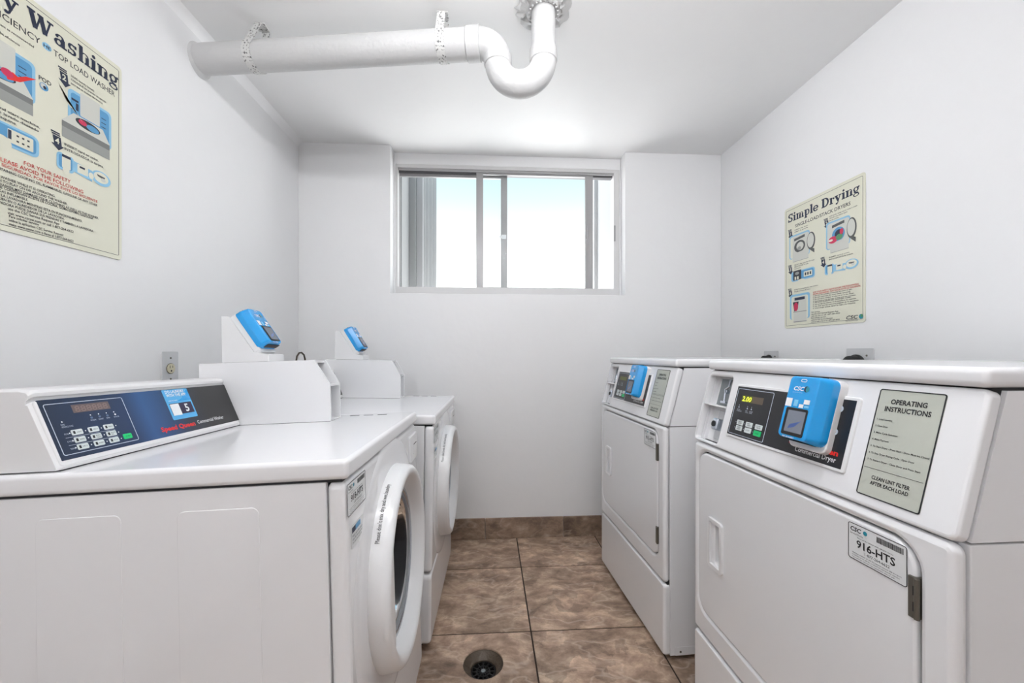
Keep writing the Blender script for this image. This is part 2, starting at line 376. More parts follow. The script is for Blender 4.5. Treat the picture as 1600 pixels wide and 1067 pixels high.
def shutters():
    r = empty('storm_shutter', 'folded pale grey storm shutter outside the window, left end', 'shutter', loc=(-.5, YB+.3, 1.4))
    r.location = (-.5, 2.62, 1.38)
    X, Y0 = -.545, YB+.17
    z0, z1 = 0, 1.15
    def L(a, b, nm, m=SHUT_SHADE): return box(nm, (a[0]+.5, a[1]-2.62, z0), (b[0]+.5, b[1]-2.62, z1), m, r, .003)
    L((-.575, YB+.17), (-.545, YB+.42), 'side_post')
    L((-.545, YB+.40), (-.50, YB+.44), 'lead_rail'); L((-.5, YB+.42), (-.455, YB+.45), 'lead_rail', ALU)
    zig = [(-.53, 2.85), (-.45, 2.86), (-.52, 2.885), (-.43, 2.90), (-.50, 2.925), (-.41, 2.94), (-.48, 2.965), (-.385, 2.98)]
    for a, b in zip(zig, zig[1:]):
        A = Vector((*a, 0)); B = Vector((*b, 0)); d = (B-A); n = Vector((-d.y, d.x, 0)).normalized()*.004
        bm = bmesh.new()
        add_loft(bm, [[Vector((p.x+.5, p.y-2.62, z)) for p in (A-n, B-n, B+n, A+n)] for z in (z0, z1)]); bobj('slat', bm, SHUT_SHADE if b[0] < -.47 else SHUT_LIT, r)
    box('base_track', (-.08, .17, -.03), (.13, .4, 0), SHUT_SHADE, r, .003)
    r2 = empty('storm_shutter', 'pale grey storm shutter edge outside the open right end of window', 'shutter', loc=(.84, 2.62, 1.38))
    box('side_post', (-.035, -.07, 0), (0, .3, 1.15), SHUT_LIT, r2, .003); box('lead_rail', (-.06, .27, 0), (-.035, .31, 1.15), SHUT_LIT, r2, .003)
    box('base_track', (-.06, -.07, -.03), (0, .31, 0), SHUT_SHADE, r2, .003)
shutters()

# ------------------------------------------------------------------ drain pipe on the ceiling
D2 = Vector((1.037, -.138, 0)).normalized()
PA = Vector((XL-.01, 1.579, 2.218)); 
def along(x): return Vector((x, 1.578 + (x-XL)*(-.138/1.037), 0))
def pipes():
    r = empty('drain_pipe', 'white painted drain pipe with U-shaped trap hanging under the ceiling', 'pipe', loc=(-.5, 1.5, 2.218))
    off0 = -Vector((-.5, 1.5, 2.218))
    S = lambda nm, pts, rad, m=PIPE, n=28: sweep(nm, [Vector(p)+off0 for p in pts], rad, m, r, n)
    z = 2.218; up = Vector((0, 0, 1))
    p = lambda x, zz: along(x) + up*zz
    xl, xr_ = .034, .196; R = (xr_-xl)/2/abs(D2.x)
    S('horizontal_pipe', [p(XL-.02, z), p(-.8, z), p(-.5, z), p(-.2, z), p(-.07, z)], .0515)
    Re = .068
    S('coupling', [p(-.078, z), p(-.074, z), p(-.03, z), p(-.028, z)], [.052, .0555, .0555, .051])
    cen = along(xl) - D2*Re + up*(z-Re)
    arc = [cen + D2*(Re*math.sin(a)) + up*(Re*math.cos(a)) for a in [math.pi/2*i/10 for i in range(11)]]
    S('elbow', [p(-.04, z)] + arc, [.051] + [.051-.004*i/10 for i in range(11)])
    zc = 2.146
    S('slip_collar', [p(xl, zc+.026), p(xl, zc+.022), p(xl, zc-.006), p(xl, zc-.010)], [.046, .0495, .0495, .045])
    c2 = along((xl+xr_)/2) + up*zc
    arc = [c2 - D2*(R*math.cos(a)) - up*(R*math.sin(a)) for a in [math.pi*i/24 for i in range(25)]]
    S('trap_bend', [p(xl, zc+.012)] + arc + [p(xr_, zc+.012)], .0455)
    S('slip_collar', [p(xr_, zc+.042), p(xr_, zc+.036), p(xr_, zc-.002), p(xr_, zc-.006)], [.044, .0485, .0495, .045])
    S('riser', [p(xr_, zc), p(xr_, zc+.1), p(xr_, ZC+.02)], .0425)
    o = Vector(p(xr_, ZC)) + off0
    lathe('pipe_collar', [(.0425, -.012), (.055, -.016), (.062, -.012), (.064, 0)], o, (0, 0, 1), (1, 0, 0), PIPE, r, 36)
    # rough plaster patch around the riser
    b = bmesh.new(); rng = random.Random(3); n = 44; rings = []
    for rad, h in ((.060, -.012), (.072, -.012), (.086, -.008), (.098, -.0005)):
        rings.append([o + Vector((math.cos(2*math.pi*i/n), math.sin(2*math.pi*i/n), 0))*(rad*(1+rng.uniform(-.09, .09))) + up*(h*(1+rng.uniform(-.5, .6))) for i in range(n)])
    add_loft(b, rings, False, False); bobj('plaster_patch', b, PIPE, r, 25)
    wl = Vector((XL, 1.578, z)) + off0
    lathe('wall_plaster', [(.050, .018), (.053, .014), (.057, .005), (.062, 0)], wl, D2, (0, 0, 1), PIPE, r, 36)
    ribs = [(math.cos(a), math.sin(a)) for a in [2*math.pi*i/20 for i in range(20)]]
    b = bmesh.new()
    for cx, cy in ribs:
        q = o + Vector((cx, cy, 0))*.051; add_box(b, q-Vector((.003, .003, .02)), q+Vector((.003, .003, -.010)), .001, 1)
    bobj('collar_rib', b, PIPE, r)
    r.children[-1]['kind'] = 'stuff'
    for x, lbl, tilt in ((-.875, 'speckled white metal strap around drain pipe nearest left wall', .025), (-.165, 'speckled white metal strap around drain pipe beside the trap', 0.0)):
        c = along(x) + up*z; s = empty('pipe_strap', lbl, 'strap', 'straps holding up the drain pipe', loc=c)
        nrm = Vector((-D2.y, D2.x, 0))
        def prof(rad):
            pts = [(-.014, ZC-z-.002-( .053-rad if rad < .053 else 0)), (-.022, ZC-z-.006), (-rad*.72, rad*.92), (-rad*.93, rad*.42)]
            pts += [(rad*math.cos(a), rad*math.sin(a)) for a in [math.pi + math.pi*i/18 for i in range(19)]]
            pts += [(rad*.93, rad*.42), (rad*.72, rad*.92), (.022, ZC-z-.006), (.014, ZC-z-.002)]
            return pts
        A, B = prof(.0548), prof(.0525); b = bmesh.new(); w2 = .0155
        rings = []
        for (a0, a1), (b0, b1) in zip(A, B):
            sh = D2*(tilt*max(a1, 0)/.1)
            P_ = lambda q0, q1, dd: nrm*q0 + up*q1 + D2*dd + sh
            rings.append([P_(a0, a1, -w2), P_(a0, a1, w2), P_(b0, b1, w2), P_(b0, b1, -w2)])
        add_loft(b, rings); bobj('band', b, STRAP, s, 40)
        b = bmesh.new(); add_box(b, Vector((-.02, -.02, ZC-z-.005))+D2*tilt, Vector((.02, .02, ZC-z))+D2*tilt, .002); bobj('ceiling_tab', b, STRAP, s)
pipes()

# ------------------------------------------------------------------ posters
SERIF = {  # strokes in a box of x-height .5 / cap .72: bands (l: line, a: arc) and slabs (r)
 'h': (.58, [('r', .09, 0, .22, .74), ('a', .33, .33, .15, .15, 0, 180, .06), ('r', .38, 0, .50, .35), ('r', .02, 0, .27, .06), ('r', .32, 0, .57, .06), ('r', .02, .68, .2, .74)]),
 'i': (.32, [('r', .09, 0, .23, .5), ('r', .02, 0, .30, .06), ('r', .02, .44, .2, .5), ('c', .16, .65, .085)]),
 'm': (.86, [('r', .09, 0, .21, .5), ('a', .31, .34, .12, .14, 0, 180, .06), ('r', .355, 0, .475, .35), ('a', .57, .34, .12, .14, 0, 180, .06), ('r', .62, 0, .74, .35), ('r', .02, 0, .27, .06), ('r', .31, 0, .52, .06), ('r', .57, 0, .82, .06), ('r', .02, .44, .2, .5)]),
 'n': (.58, [('r', .09, 0, .22, .5), ('a', .33, .34, .15, .14, 0, 180, .06), ('r', .38, 0, .50, .35), ('r', .02, 0, .27, .06), ('r', .32, 0, .57, .06), ('r', .02, .44, .2, .5)]),
 'p': (.56, [('r', .09, -.2, .22, .5), ('a', .29, .25, .18, .22, 0, 360, .09), ('r', .02, -.2, .29, -.14), ('r', .02, .44, .2, .5)]),
 'l': (.32, [('r', .09, 0, .23, .74), ('r', .02, 0, .30, .06), ('r', .02, .68, .2, .74)]),
 'e': (.52, [('a', .25, .25, .19, .21, 0, 325, .10), ('r', .07, .22, .44, .28)]),
 'r': (.45, [('r', .09, 0, .22, .5), ('r', .02, 0, .30, .06), ('r', .02, .44, .2, .5), ('a', .30, .32, .12, .13, 20, 170, .07), ('c', .37, .39, .075)]),
 'y': (.58, [('l', .12, .47, .31, .05, .13), ('l', .46, .47, .24, -.14, .06), ('c', .16, -.13, .07), ('l', .24, -.15, .16, -.16, .06), ('r', .01, .44, .27, .5), ('r', .34, .44, .56, .5)]),
 'g': (.54, [('a', .24, .32, .15, .15, 0, 360, .085), ('l', .12, .18, .16, .08, .09), ('l', .16, .07, .40, .03, .10), ('a', .25, -.08, .19, .11, 0, 360, .065), ('l', .36, .42, .50, .47, .09)]),
 's': (.44, [('a', .21, .355, .125, .11, 40, 265, .085), ('a', .21, .145, .125, .11, 220, 450, .085), ('r', .33, .35, .38, .5), ('r', .04, 0, .09, .15)]),
 'a': (.54, [('a', .20, .14, .13, .12, 0, 360, .085), ('r', .31, .04, .43, .36), ('a', .24, .35, .13, .12, 0, 150, .075), ('r', .31, 0, .53, .06), ('c', .12, .38, .065), ('l', .2, .27, .34, .27, .06)]),
 'S': (.56, [('a', .27, .53, .17, .155, 40, 265, .11), ('a', .27, .19, .17, .155, 220, 450, .11), ('r', .44, .5, .5, .72), ('r', .04, 0, .1, .22)]),
 'D': (.72, [('r', .10, 0, .25, .72), ('a', .30, .36, .30, .325, -90, 90, .12), ('r', .02, 0, .34, .07), ('r', .02, .65, .34, .72)]),
 'E': (.64, [('r', .10, 0, .25, .72), ('r', .02, 0, .58, .07), ('r', .02, .65, .56, .72), ('r', .2, .33, .42, .39), ('r', .52, 0, .58, .22), ('r', .50, .52, .56, .72), ('r', .39, .26, .44, .46)]),
 'W': (1.0, [('l', .14, .68, .31, .02, .15), ('l', .50, .68, .33, .02, .06), ('l', .50, .68, .67, .02, .15), ('l', .86, .68, .69, .02, .06), ('r', .01, .65, .30, .72), ('r', .38, .65, .60, .72), ('r', .74, .65, .98, .72)]),
 ' ': (.26, [])}
def serif_text(s, u, v, cap, width, M, m, parent, z=.0006):
    tot = sum(SERIF[c][0] for c in s); k = cap/.72; kx = width/tot; x = 0; bm = bmesh.new()
    zz = [z]
    def quad(ps):
        bm.faces.new([bm.verts.new(M @ Vector((u+(x+p[0])*kx, v+p[1]*k, zz[0]))) for p in ps])
    for ch in s:
        for st in SERIF[ch][1]:
            zz[0] += .000004
            if st[0] == 'r':
                ex, ey = (.018, 0) if st[4]-st[2] > .15 else (.004, .009)
                quad([(st[1]-ex, st[2]-ey), (st[3]+ex, st[2]-ey), (st[3]+ex, st[4]+ey), (st[1]-ex, st[4]+ey)])
            elif st[0] == 'c': quad(circ(st[1], st[2], st[3], 14))
            elif st[0] == 'l':
                a = Vector(st[1:3]); b = Vector(st[3:5]); d = (b-a).normalized(); nn = Vector((-d.y, d.x))*st[5]*.62
                quad([a-nn, b-nn, b+nn, a+nn])
            else:
                _, cx, cy, rx, ry, t0, t1, wd = st; n = 16; wd *= 1.28
                pt = lambda t, q: (cx+(rx+q)*math.cos(t), cy+(ry+q)*math.sin(t))
                for i in range(n):
                    ta, tb = [math.radians(t0+(t1-t0)*j/n) for j in (i, i+1)]
                    # thicker on the sides than on top and bottom, as in a slab serif
                    wa = wd*(.55+.45*abs(math.cos(ta)))/2; wb = wd*(.55+.45*abs(math.cos(tb)))/2
                    quad([pt(ta, -wa), pt(ta, wa), pt(tb, wb), pt(tb, -wb)])
        x += SERIF[ch][0]
    bmesh.ops.recalc_face_normals(bm, faces=bm.faces)
    return bobj('title', bm, m, parent, 0, False)

class Poster:
    W, H = .412, .575
    def __init__(s, label, o, u):
        s.root = empty('poster', label, 'poster', 'instruction posters', loc=o); s.n = 0
        s.M = fr((0, 0, 0), u, (0, 0, 1))
        b = bmesh.new(); add_slab(b, s.W/2, -s.H/2, s.W, s.H, .012, .0005, .0035, .0008, s.M); bobj('sheet', b, CREAM, s.root)
    def p(s, x, y): return (x*s.W, -y*s.H)
    def z(s): s.n += 1; return .0037 + s.n*.000012
    def poly(s, pts, m, name): return poly(name, [s.p(*q) for q in pts], s.M, m, s.root, s.z())
    def rect(s, a, b, m, name): return s.poly([(a[0], b[1]), (b[0], b[1]), (b[0], a[1]), a], m, name)
    def rrect(s, x0, y0, x1, y1, r, m, name):
        w, h = (x1-x0)*s.W, (y1-y0)*s.H; c = s.p((x0+x1)/2, (y0+y1)/2); return poly(name, off(rr(w, h, r), c), s.M, m, s.root, s.z())
    def oval(s, x, y, rx, ry, m, name): return poly(name, circ(*s.p(x, y), rx*s.W, 24, ry*s.H), s.M, m, s.root, s.z())
    def txt(s, t, x, y, cap, m, width=None, bold=.018, line=1.0, align='LEFT', shear=0):
        return text(t, *s.p(x, y), cap*s.H, s.M, m, s.root, align, bold, width*s.W if width else None, z=s.z(), line=line, shear=shear)
    def frame(s, gap=False):
        ring('border', s.W/2, -s.H/2, s.W*.955, s.H*.957, .004, .0012, s.M, PINK, s.root, .0034, .0037)
    def arrow(s, n, x, y):
        s.rect((x-.005, y-.012), (x+.045, y-.006), NAVYINK, 'arrow_bar'); s.rect((x, y-.003), (x+.047, y+.003), NAVYINK, 'arrow_bar')
        s.poly([(x+.004, y+.006), (x+.05, y+.006), (x+.056, y+.042), (x+.07, y+.042), (x+.038, y+.066), (x-.004, y+.042), (x+.012, y+.042)][::-1], NAVYINK, 'arrow')
        s.txt(str(n), x+.018, y+.038, .026, CREAM, bold=.03)

def dryer_picture(P, x, y, w, h, load=False):
    P.rrect(x-.05, y-.02, x+w*.86, y+h*.86, .012, PBLUE, 'picture_ground'); P.rrect(x-.035, y-.008, x+w*.82, y+h*.84, .01, CREAM if not load else PGR1, 'picture_ground')
    P.rect((x, y-.006), (x+w*.8, y+h), PGR1, 'dryer_drawing')
    P.poly([(x+w*.08, y+.012), (x+w*.62, y+.002), (x+w*.62, y+.022), (x+w*.08, y+.032)][::-1], PGR3, 'control_drawing')
    P.oval(x+w*.36, y+h*.42, w*.28, h*.24, PGR3 if not load else PBLUE2, 'drum_drawing'); P.oval(x+w*.38, y+h*.42, w*.18, h*.16, PGR1 if not load else NAVYINK, 'drum_drawing')
    P.poly([(x+w*.1, y+h*.66), (x+w*.6, y+h*.62), (x+w*.8, y+h), (x, y+h)][::-1], PGR1, 'dryer_drawing')
    P.rect((x+w*.02, y+h*.985), (x+w*.8, y+h), PGR2, 'dryer_drawing')
    P.oval(x+w*.92, y+h*.36, w*.2, h*.34, PGR3, 'door_drawing'); P.oval(x+w*.9, y+h*.34, w*.16, h*.28, PGR1, 'door_drawing')
    P.poly([(x+w*.78, y+h*.58), (x+w*1.08, y+h*.7), (x+w*1.08, y+h*.86), (x+w*.9, y+h*.72)][::-1], PGR3, 'door_drawing')
    if load:
        P.oval(x+w*.12, y+h*.56, w*.2, h*.12, PMAG, 'laundry_drawing'); P.oval(x+w*.02, y+h*.56, w*.1, h*.04, CREAM, 'laundry_drawing'); P.oval(x+w*.4, y+h*.52, w*.15, h*.1, PGREEN, 'laundry_drawing'); P.oval(x+w*.5, y+h*.36, w*.08, h*.1, PMAG, 'laundry_drawing')
    else: P.oval(x+w*.34, y+h*.5, w*.1, h*.07, PGR2, 'drum_drawing')

def payment_picture(P, x, y, w, h):
    P.rrect(x, y, x+w*.3, y+h, .01, PBLUE, 'picture_ground'); P.rrect(x+.012, y+.008, x+w*.27, y+h-.01, .006, PBLUE2, 'picture_ground')
    P.poly([(x+w*.28, y+.012), (x+w*.64, y+.02), (x+w*.64, y+h*.95), (x+w*.28, y+h*.8)][::-1], PBLUE, 'picture_ground')
    P.oval(x+w*.82, y+h*.5, w*.2, h*.46, PBLUE, 'picture_ground'); P.oval(x+w*.82, y+h*.45, w*.15, h*.34, CREAM, 'card_drawing')
    P.rrect(x+w*.09, y-.006, x+w*.24, y+h*.85, .003, CREAM, 'card_drawing'); P.rect((x+w*.09, y+.004), (x+w*.24, y+.016), NAVYINK, 'card_drawing')
    P.oval(x+w*.16, y+h*.95, w*.06, h*.3, CREAM, 'hand_drawing')
    P.rrect(x+w*.36, y+h*.22, x+w*.56, y+h*.75, .002, CREAM, 'card_drawing'); P.rect((x+w*.4, y+h*.3), (x+w*.5, y+h*.42), NAVYINK, 'card_drawing')
    P.poly([(x+w*.73, y+h*.3), (x+w*.9, y+h*.34), (x+w*.88, y+h*.5), (x+w*.75, y+h*.42)][::-1], PGR3, 'card_drawing'); P.oval(x+w*.86, y+h*.55, w*.05, h*.12, PGR1, 'card_drawing')
    P.oval(x+w*.62, y+h*.6, w*.05, h*.2, CREAM, 'hand_drawing')

def poster_right():
    P = Poster('cream drying instructions poster on the right wall above the dryers', (XR, 1.842, 1.797), (0, -1, 0)); P.frame()
    serif_text('Simple Drying', *P.p(.055, .122), .066*P.H, .895*P.W, P.M, NAVYINK, P.root, .0040)
    P.txt('SINGLE-LOAD/STACK DRYERS', .16, .183, .026, PINK, .69)
    for n, x, y in ((1, .06, .195), (2, .55, .222), (3, .06, .49), (4, .51, .502), (5, .06, .685)): P.arrow(n, x, y)
    P.txt('OPEN the door.\nABRA la puerta.', .15, .208, .0085, PINK, .2, line=1.35)
    P.txt('LOAD laundry, leaving room for clothes to tumble.\nCARGUE la ropa dejando espacio\npara que se mueva.', .61, .210, .0085, PINK, .315, line=1.3)
    dryer_picture(P, .125, .262, .28, .2); dryer_picture(P, .625, .268, .26, .21, True)
    P.txt('SELECT the cycle for the load.\nSELECCIONE el ciclo\nde secado.', .15, .492, .0085, PINK, .28, line=1.35)
    P.txt('INSERT card or coins.\nINTRODUZCA la tarjeta.', .61, .510, .0085, PINK, .27, line=1.4)
    P.rrect(.105, .54, .435, .622, .012, PBLUE, 'picture_ground'); P.rrect(.125, .548, .42, .612, .009, PBLUE2, 'picture_ground')
    P.rect((.135, .536), (.25, .614), PINK, 'panel_drawing'); P.rrect(.285, .56, .40, .602, .003, CREAM, 'panel_drawing')
    for k in range(3): P.rect((.3+.033*k, .57), (.32+.033*k, .592), PINK, 'panel_drawing')
    P.rect((.155, .585), (.178, .61), CREAM, 'panel_drawing'); P.rect((.19, .585), (.213, .61), CREAM, 'panel_drawing'); P.oval(.19, .56, .03, .012, PGR2, 'panel_drawing')
    P.oval(.25, .632, .06, .02, CREAM, 'hand_drawing')
    payment_picture(P, .56, .555, .37, .075)
    P.txt('START by pressing the start button.\nPULSE el boton de inicio.', .15, .694, .0085, PINK, .33, line=1.4)
    P.rrect(.085, .728, .37, .93, .012, PBLUE, 'picture_ground'); P.rrect(.108, .745, .345, .93, .009, CREAM, 'picture_ground')
    P.rect((.14, .752), (.325, .955), PGR1, 'dryer_drawing'); P.rect((.155, .756), (.30, .778), NAVYINK, 'control_drawing'); P.rect((.135, .868), (.325, .874), PGR2, 'dryer_drawing')
    P.rect((.14, .948), (.325, .955), PGR2, 'dryer_drawing')
    P.poly([(.13, .79), (.215, .79), (.2, .85), (.15, .866)][::-1], PINK, 'drum_drawing'); P.oval(.175, .83, .032, .035, PMAG, 'laundry_drawing')
    P.txt('FOR YOUR SAFETY PLEASE AVOID THE FOLLOWING\nPROPIA SEGURIDAD, POR FAVOR EVITE LO SIGUIENTE', .41, .744, .011, PRED, .545, line=1.0)
    P.txt('1. Do not dry articles containing oil, paint or gas.\n2. Do not reach into the dryer while operating.\n3. Do not allow children to play on or in the dryer.\n4. Overloading may damage clothes and the machine.', .41, .77, .0085, PINK, .5, line=1.25)
    P.txt('1. No seque articulos que contengan aceite.\n2. No ponga las manos en la secadora en marcha.\n3. No deje que los menores jueguen en la secadora.\n4. Sobrecargar puede danar la ropa y la maquina.', .41, .823, .0085, PINK, .53, line=1.25)
    P.txt('For service\nuse the CSC Service Request App\nvisit our site or call 1-877-264-6622', .39, .895, .0095, PINK, .35, line=1.15)
    P.txt('Para solicitar servicio\nutilice la CSC Service Request\nvisite la web o llame al 1-877-264-6622', .385, .94, .0095, PINK, .35, line=1.15)
    P.txt('CSC', .80, .972, .026, PINK, .125, .02, shear=.2); P.oval(.962, .96, .022, .016, TEAL, 'logo'); P.oval(.968, .955, .012, .01, PGREEN, 'logo')
    P.txt('ServiceWorks', .80, .985, .007, PGR3, .13)
def washer_picture(P, x0, y0, x1, y1, mirror=False):
    P.rrect(x0-.005, y0, x1+.012, y1-.05, .012, PBLUE, 'picture_ground'); P.rrect(x0+.012, y0+.012, x1-.005, y1-.07, .009, PBLUE2, 'picture_ground')
    w, h = x1-x0, y1-y0
    P.poly([(x0-.04, y0+h*.68), (x0+.03, y0+h*.44), (x1-.05, y0+h*.44), (x1, y0+h*.68)][::-1], PGR1, 'washer_drawing')
    P.rect((x0-.04, y0+h*.68), (x1, y0+h), PGR2, 'washer_drawing'); P.rect((x0-.04, y0+h*.69), (x1, y0+h*.80), PGR25, 'washer_drawing'); P.rect((x0-.04, y0+h*.672), (x1, y0+h*.69), PGR1, 'washer_drawing')
    P.rrect(x0+w*.26, y0-.012, x0+w*.74, y0+h*.42, .003, PGR1, 'lid_drawing')
    P.oval(x0+w*.45, y0+h*.54, w*.3, h*.09, PINK, 'tub_drawing'); P.oval(x0+w*.56, y0+h*.55, w*.16, h*.06, PBLUE2, 'laundry_drawing'); P.oval(x0+w*.32, y0+h*.53, w*.1, h*.05, PMAG, 'laundry_drawing')
    for k in range(3): P.rect((x0+w*.78, y0+h*(.2+.09*k)), (x0+w*.9, y0+h*(.215+.09*k)), NAVYINK, 'panel_drawing')
    P.rect((x0+w*.06, y0+h*.16), (x0+w*.22, y0+h*.2), NAVYINK, 'panel_drawing'); P.rect((x0+w*.16, y0+h*.22), (x0+w*.22, y0+h*.36), NAVYINK, 'panel_drawing')
def poster_left():
    P = Poster('cream washing instructions poster on the left wall above the washers', (XL, .846, 1.955), (0, 1, 0)); P.frame()
    serif_text('Easy Washing', *P.p(.05, .115), .072*P.H, .925*P.W, P.M, NAVYINK, P.root, .0040)
    P.txt('HIGH EFFICIENCY', .05, .168, .027, PINK, .42, .01); P.txt('TOP LOAD WASHER', .545, .172, .027, PINK, .40, .01)
    P.oval(.508, .157, .026, .015, PBLUE, 'badge'); P.txt('HE', .488, .164, .014, NAVYINK, .04, .03)
    P.txt('ADD high efficiency detergent as recommended\nby the manufacturer.\nVIERTA el detergente de alta eficiencia\nque indique el fabricante.', .07, .200, .0095, PINK, .37, line=1.25)
    washer_picture(P, .10, .268, .435, .49)
    P.poly([(.30, .372), (.335, .355), (.36, .362), (.4, .34), (.452, .327), (.41, .352), (.37, .378), (.31, .395)], RED, 'red_pointer'); P.oval(.31, .37, .03, .016, PMAG, 'laundry_drawing')
    P.txt('POD', .462, .318, .019, PINK, .068); P.oval(.492, .338, .024, .016, PBLUE2, 'badge'); P.oval(.488, .336, .016, .011, PGR1, 'badge'); P.oval(.496, .34, .009, .007, NAVYINK, 'badge')
    P.arrow(1, .06, .255); P.arrow(2, .575, .216); P.arrow(3, .06, .51); P.arrow(4, .535, .516)
    P.txt('LOAD laundry loosely.\nCOLOQUE las prendas sin apretar\npara que se muevan libremente.', .645, .216, .0095, PINK, .235, line=1.3)
    washer_picture(P, .632, .272, .905, .51)
    P.poly([(.585, .27), (.62, .34), (.69, .372), (.72, .40), (.69, .375), (.63, .352), (.575, .285)], CREAM, 'arm_drawing')
    P.txt('SELECT cycle and start machine.\nELIJA el ciclo de lavado deseado\ny arranque la maquina.', .10, .527, .0105, PINK, .37, line=1.2)
    P.rrect(.10, .572, .465, .66, .014, PBLUE, 'picture_ground'); P.rrect(.115, .58, .45, .65, .01, PBLUE2, 'picture_ground')
    P.rrect(.31, .588, .435, .642, .002, CREAM, 'panel_drawing'); P.rect((.312, .592), (.328, .628), NAVYINK, 'panel_drawing')
    for k in range(3):
        for j in range(2): P.rect((.352+.026*k, .6+.022*j), (.364+.026*k, .607+.022*j), PINK, 'panel_drawing')
    P.oval(.28, .655, .05, .03, CREAM, 'hand_drawing')
    P.txt('INSERT card or coins.\nINTRODUZCA la tarjeta.', .604, .545, .0115, PINK, .255, line=1.25)
    payment_picture(P, .56, .585, .345, .076)
    P.txt('FOR YOUR SAFETY', .385, .708, .0165, PRED, .255, .01); P.txt('PLEASE AVOID THE FOLLOWING', .26, .731, .0165, PRED, .46, .01)
    P.txt('PARA SU PROPIA SEGURIDAD, POR FAVOR EVITE LO SIGUIENTE', .08, .749, .0125, PRED, .735, .01)
    P.txt('1. WASHING ITEMS CONTAINING COOKING OIL, FLAMMABLES, GASOLINE OR ANY OTHER\n   MATERIALS OR FUMES.\n2. REACHING INTO THE WASHER WHILE IT IS OPERATING.\n3. ALLOWING CHILDREN TO PLAY ON OR AROUND THE WASHER.\n4. OVERLOADING THE WASHER MAY DAMAGE YOUR CLOTHING AS WELL AS THE WASHER.', .08, .767, .0108, PINK, .745, line=1.02)
    P.txt('1. LAVAR ARTICULOS QUE CONTENGAN ACEITE DE COCINA, GOMA ESPUMA, GASOLINA\n   U OTRO MATERIAL O GAS INFLAMABLE.\n2. METER LAS MANOS EN LA LAVADORA MIENTRAS ESTA EN FUNCIONAMIENTO.\n3. QUE LOS NINOS JUEGUEN EN O ALREDEDOR DE LA LAVADORA.\n4. SOBRECARGAR LA LAVADORA PUEDE DANAR SUS PRENDAS Y TAMBIEN LA LAVADORA.', .08, .838, .0108, PINK, .71, line=1.02)
    P.txt('For service', .08, .913, .0115, PINK)
    P.txt('use the CSC Service Request App\nvisit www.cscsw.com or call 1-877-264-6622', .31, .913, .0115, PINK, .35, line=1.1)
    P.txt('Para solicitar servicio\nutilice la aplicacion CSC Service Request\nvisite www.cscsw.com o llame al 1-877-264-6622', .315, .942, .0108, PINK, .345, line=1.05)
poster_right(); poster_left()

# ------------------------------------------------------------------ wall outlets and cord
def outlets():
    r = empty('wall_outlet', 'grey metal outlet plate with ivory socket on left wall', 'outlet', loc=(XL, 1.432, 1.05)); M = fr((0, 0, 0), (0, 1, 0), (0, 0, 1))
    slab('backing_box', 0, 0, .060, .108, .004, 0, .008, .002, M, PLASTIC, r); slab('cover_plate', 0, 0, .068, .116, .003, .008, .0105, .001, M, STEEL, r)
    b = bmesh.new(); lathe_bm(b, [(.0165, .0105), (.0165, .0130), (.0155, .0135), (.0001, .0135)], (0, 0, 0), (1, 0, 0), (0, 0, 1), 28); bobj('socket', b, IVORY, r, 30)
    ring('socket_rim', 0, 0, .037, .037, .0185, .0018, M, DKMET, r, .0104, .0112)
    rects('socket_slot', [(-.0075, .001, -.0050, .010), (.0035, .002, .0060, .010)], M, INK, r, .0138)
    poly('socket_slot', circ(-.0005, -.008, .0032, 12), M, INK, r, .0138)
    for vv in (.036, -.036): lathe('screw', [(.0035, .0105), (.003, .012), (.0001, .0123)], (0, 0, vv), (1, 0, 0), (0, 0, 1), DKMET, r, 12)
    for y, z, wd, lbl in ((1.448, 1.066, .112, 'metal plate with large black plug behind the nearer dryer'), (1.929, 1.060, .10, 'small metal plate with black plug behind the far dryer')):
        r = empty('power_outlet', lbl, 'outlet', 'dryer outlets on the right wall', loc=(XR, y, z)); M = fr((0, 0, 0), (0, -1, 0), (0, 0, 1))
        slab('backing_box', 0, 0, wd-.008, .1, .003, 0, .006, .001, M, PLASTIC, r)
        slab('cover_plate', 0, 0, wd, .112, .004, .006, .010, .0015, M, STEEL, r)
        pr = .034 if y < 1.6 else .022; u = -.012
        lathe('plug', [(pr+.004, .010), (pr+.004, .014), (pr, .018), (pr*.96, .04), (pr*.6, .046), (.0001, .046)], (0, -u, -.006 if y < 1.6 else .010), (-1, 0, 0), (0, 0, 1), RUBBER, r, 32)
        lathe('screw', [(.004, .01), (.003, .0115), (.0001, .012)], (0, -.030, .028), (-1, 0, 0), (0, 0, 1), DKMET, r, 12)
        sweep('cord', [(-.034, -u, -.03), (-.036, -u, -.07), (-.03, -u, -.15), (-.026, -u+.005, -.5), (-.026, -u+.01, -z+.05)], .007, RUBBER, r, 12)
    c = sweep('loose_cable', [(-.985, 1.95, .006), (-.97, 1.97, .5), (-.955, 2.0, .95), (-.95, 2.02, 1.05), (-.95, 2.034, 1.088), (-.95, 2.056, 1.105), (-.95, 2.082, 1.107), (-.95, 2.108, 1.096), (-.95, 2.120, 1.075), (-.95, 2.125, 1.04), (-.955, 2.14, .9), (-.97, 2.17, .4), (-.985, 2.19, .006)], .0042, CORD, None, 10)
    tag(c, 'thin brown cable looping up behind the far washer', 'cable')
outlets()

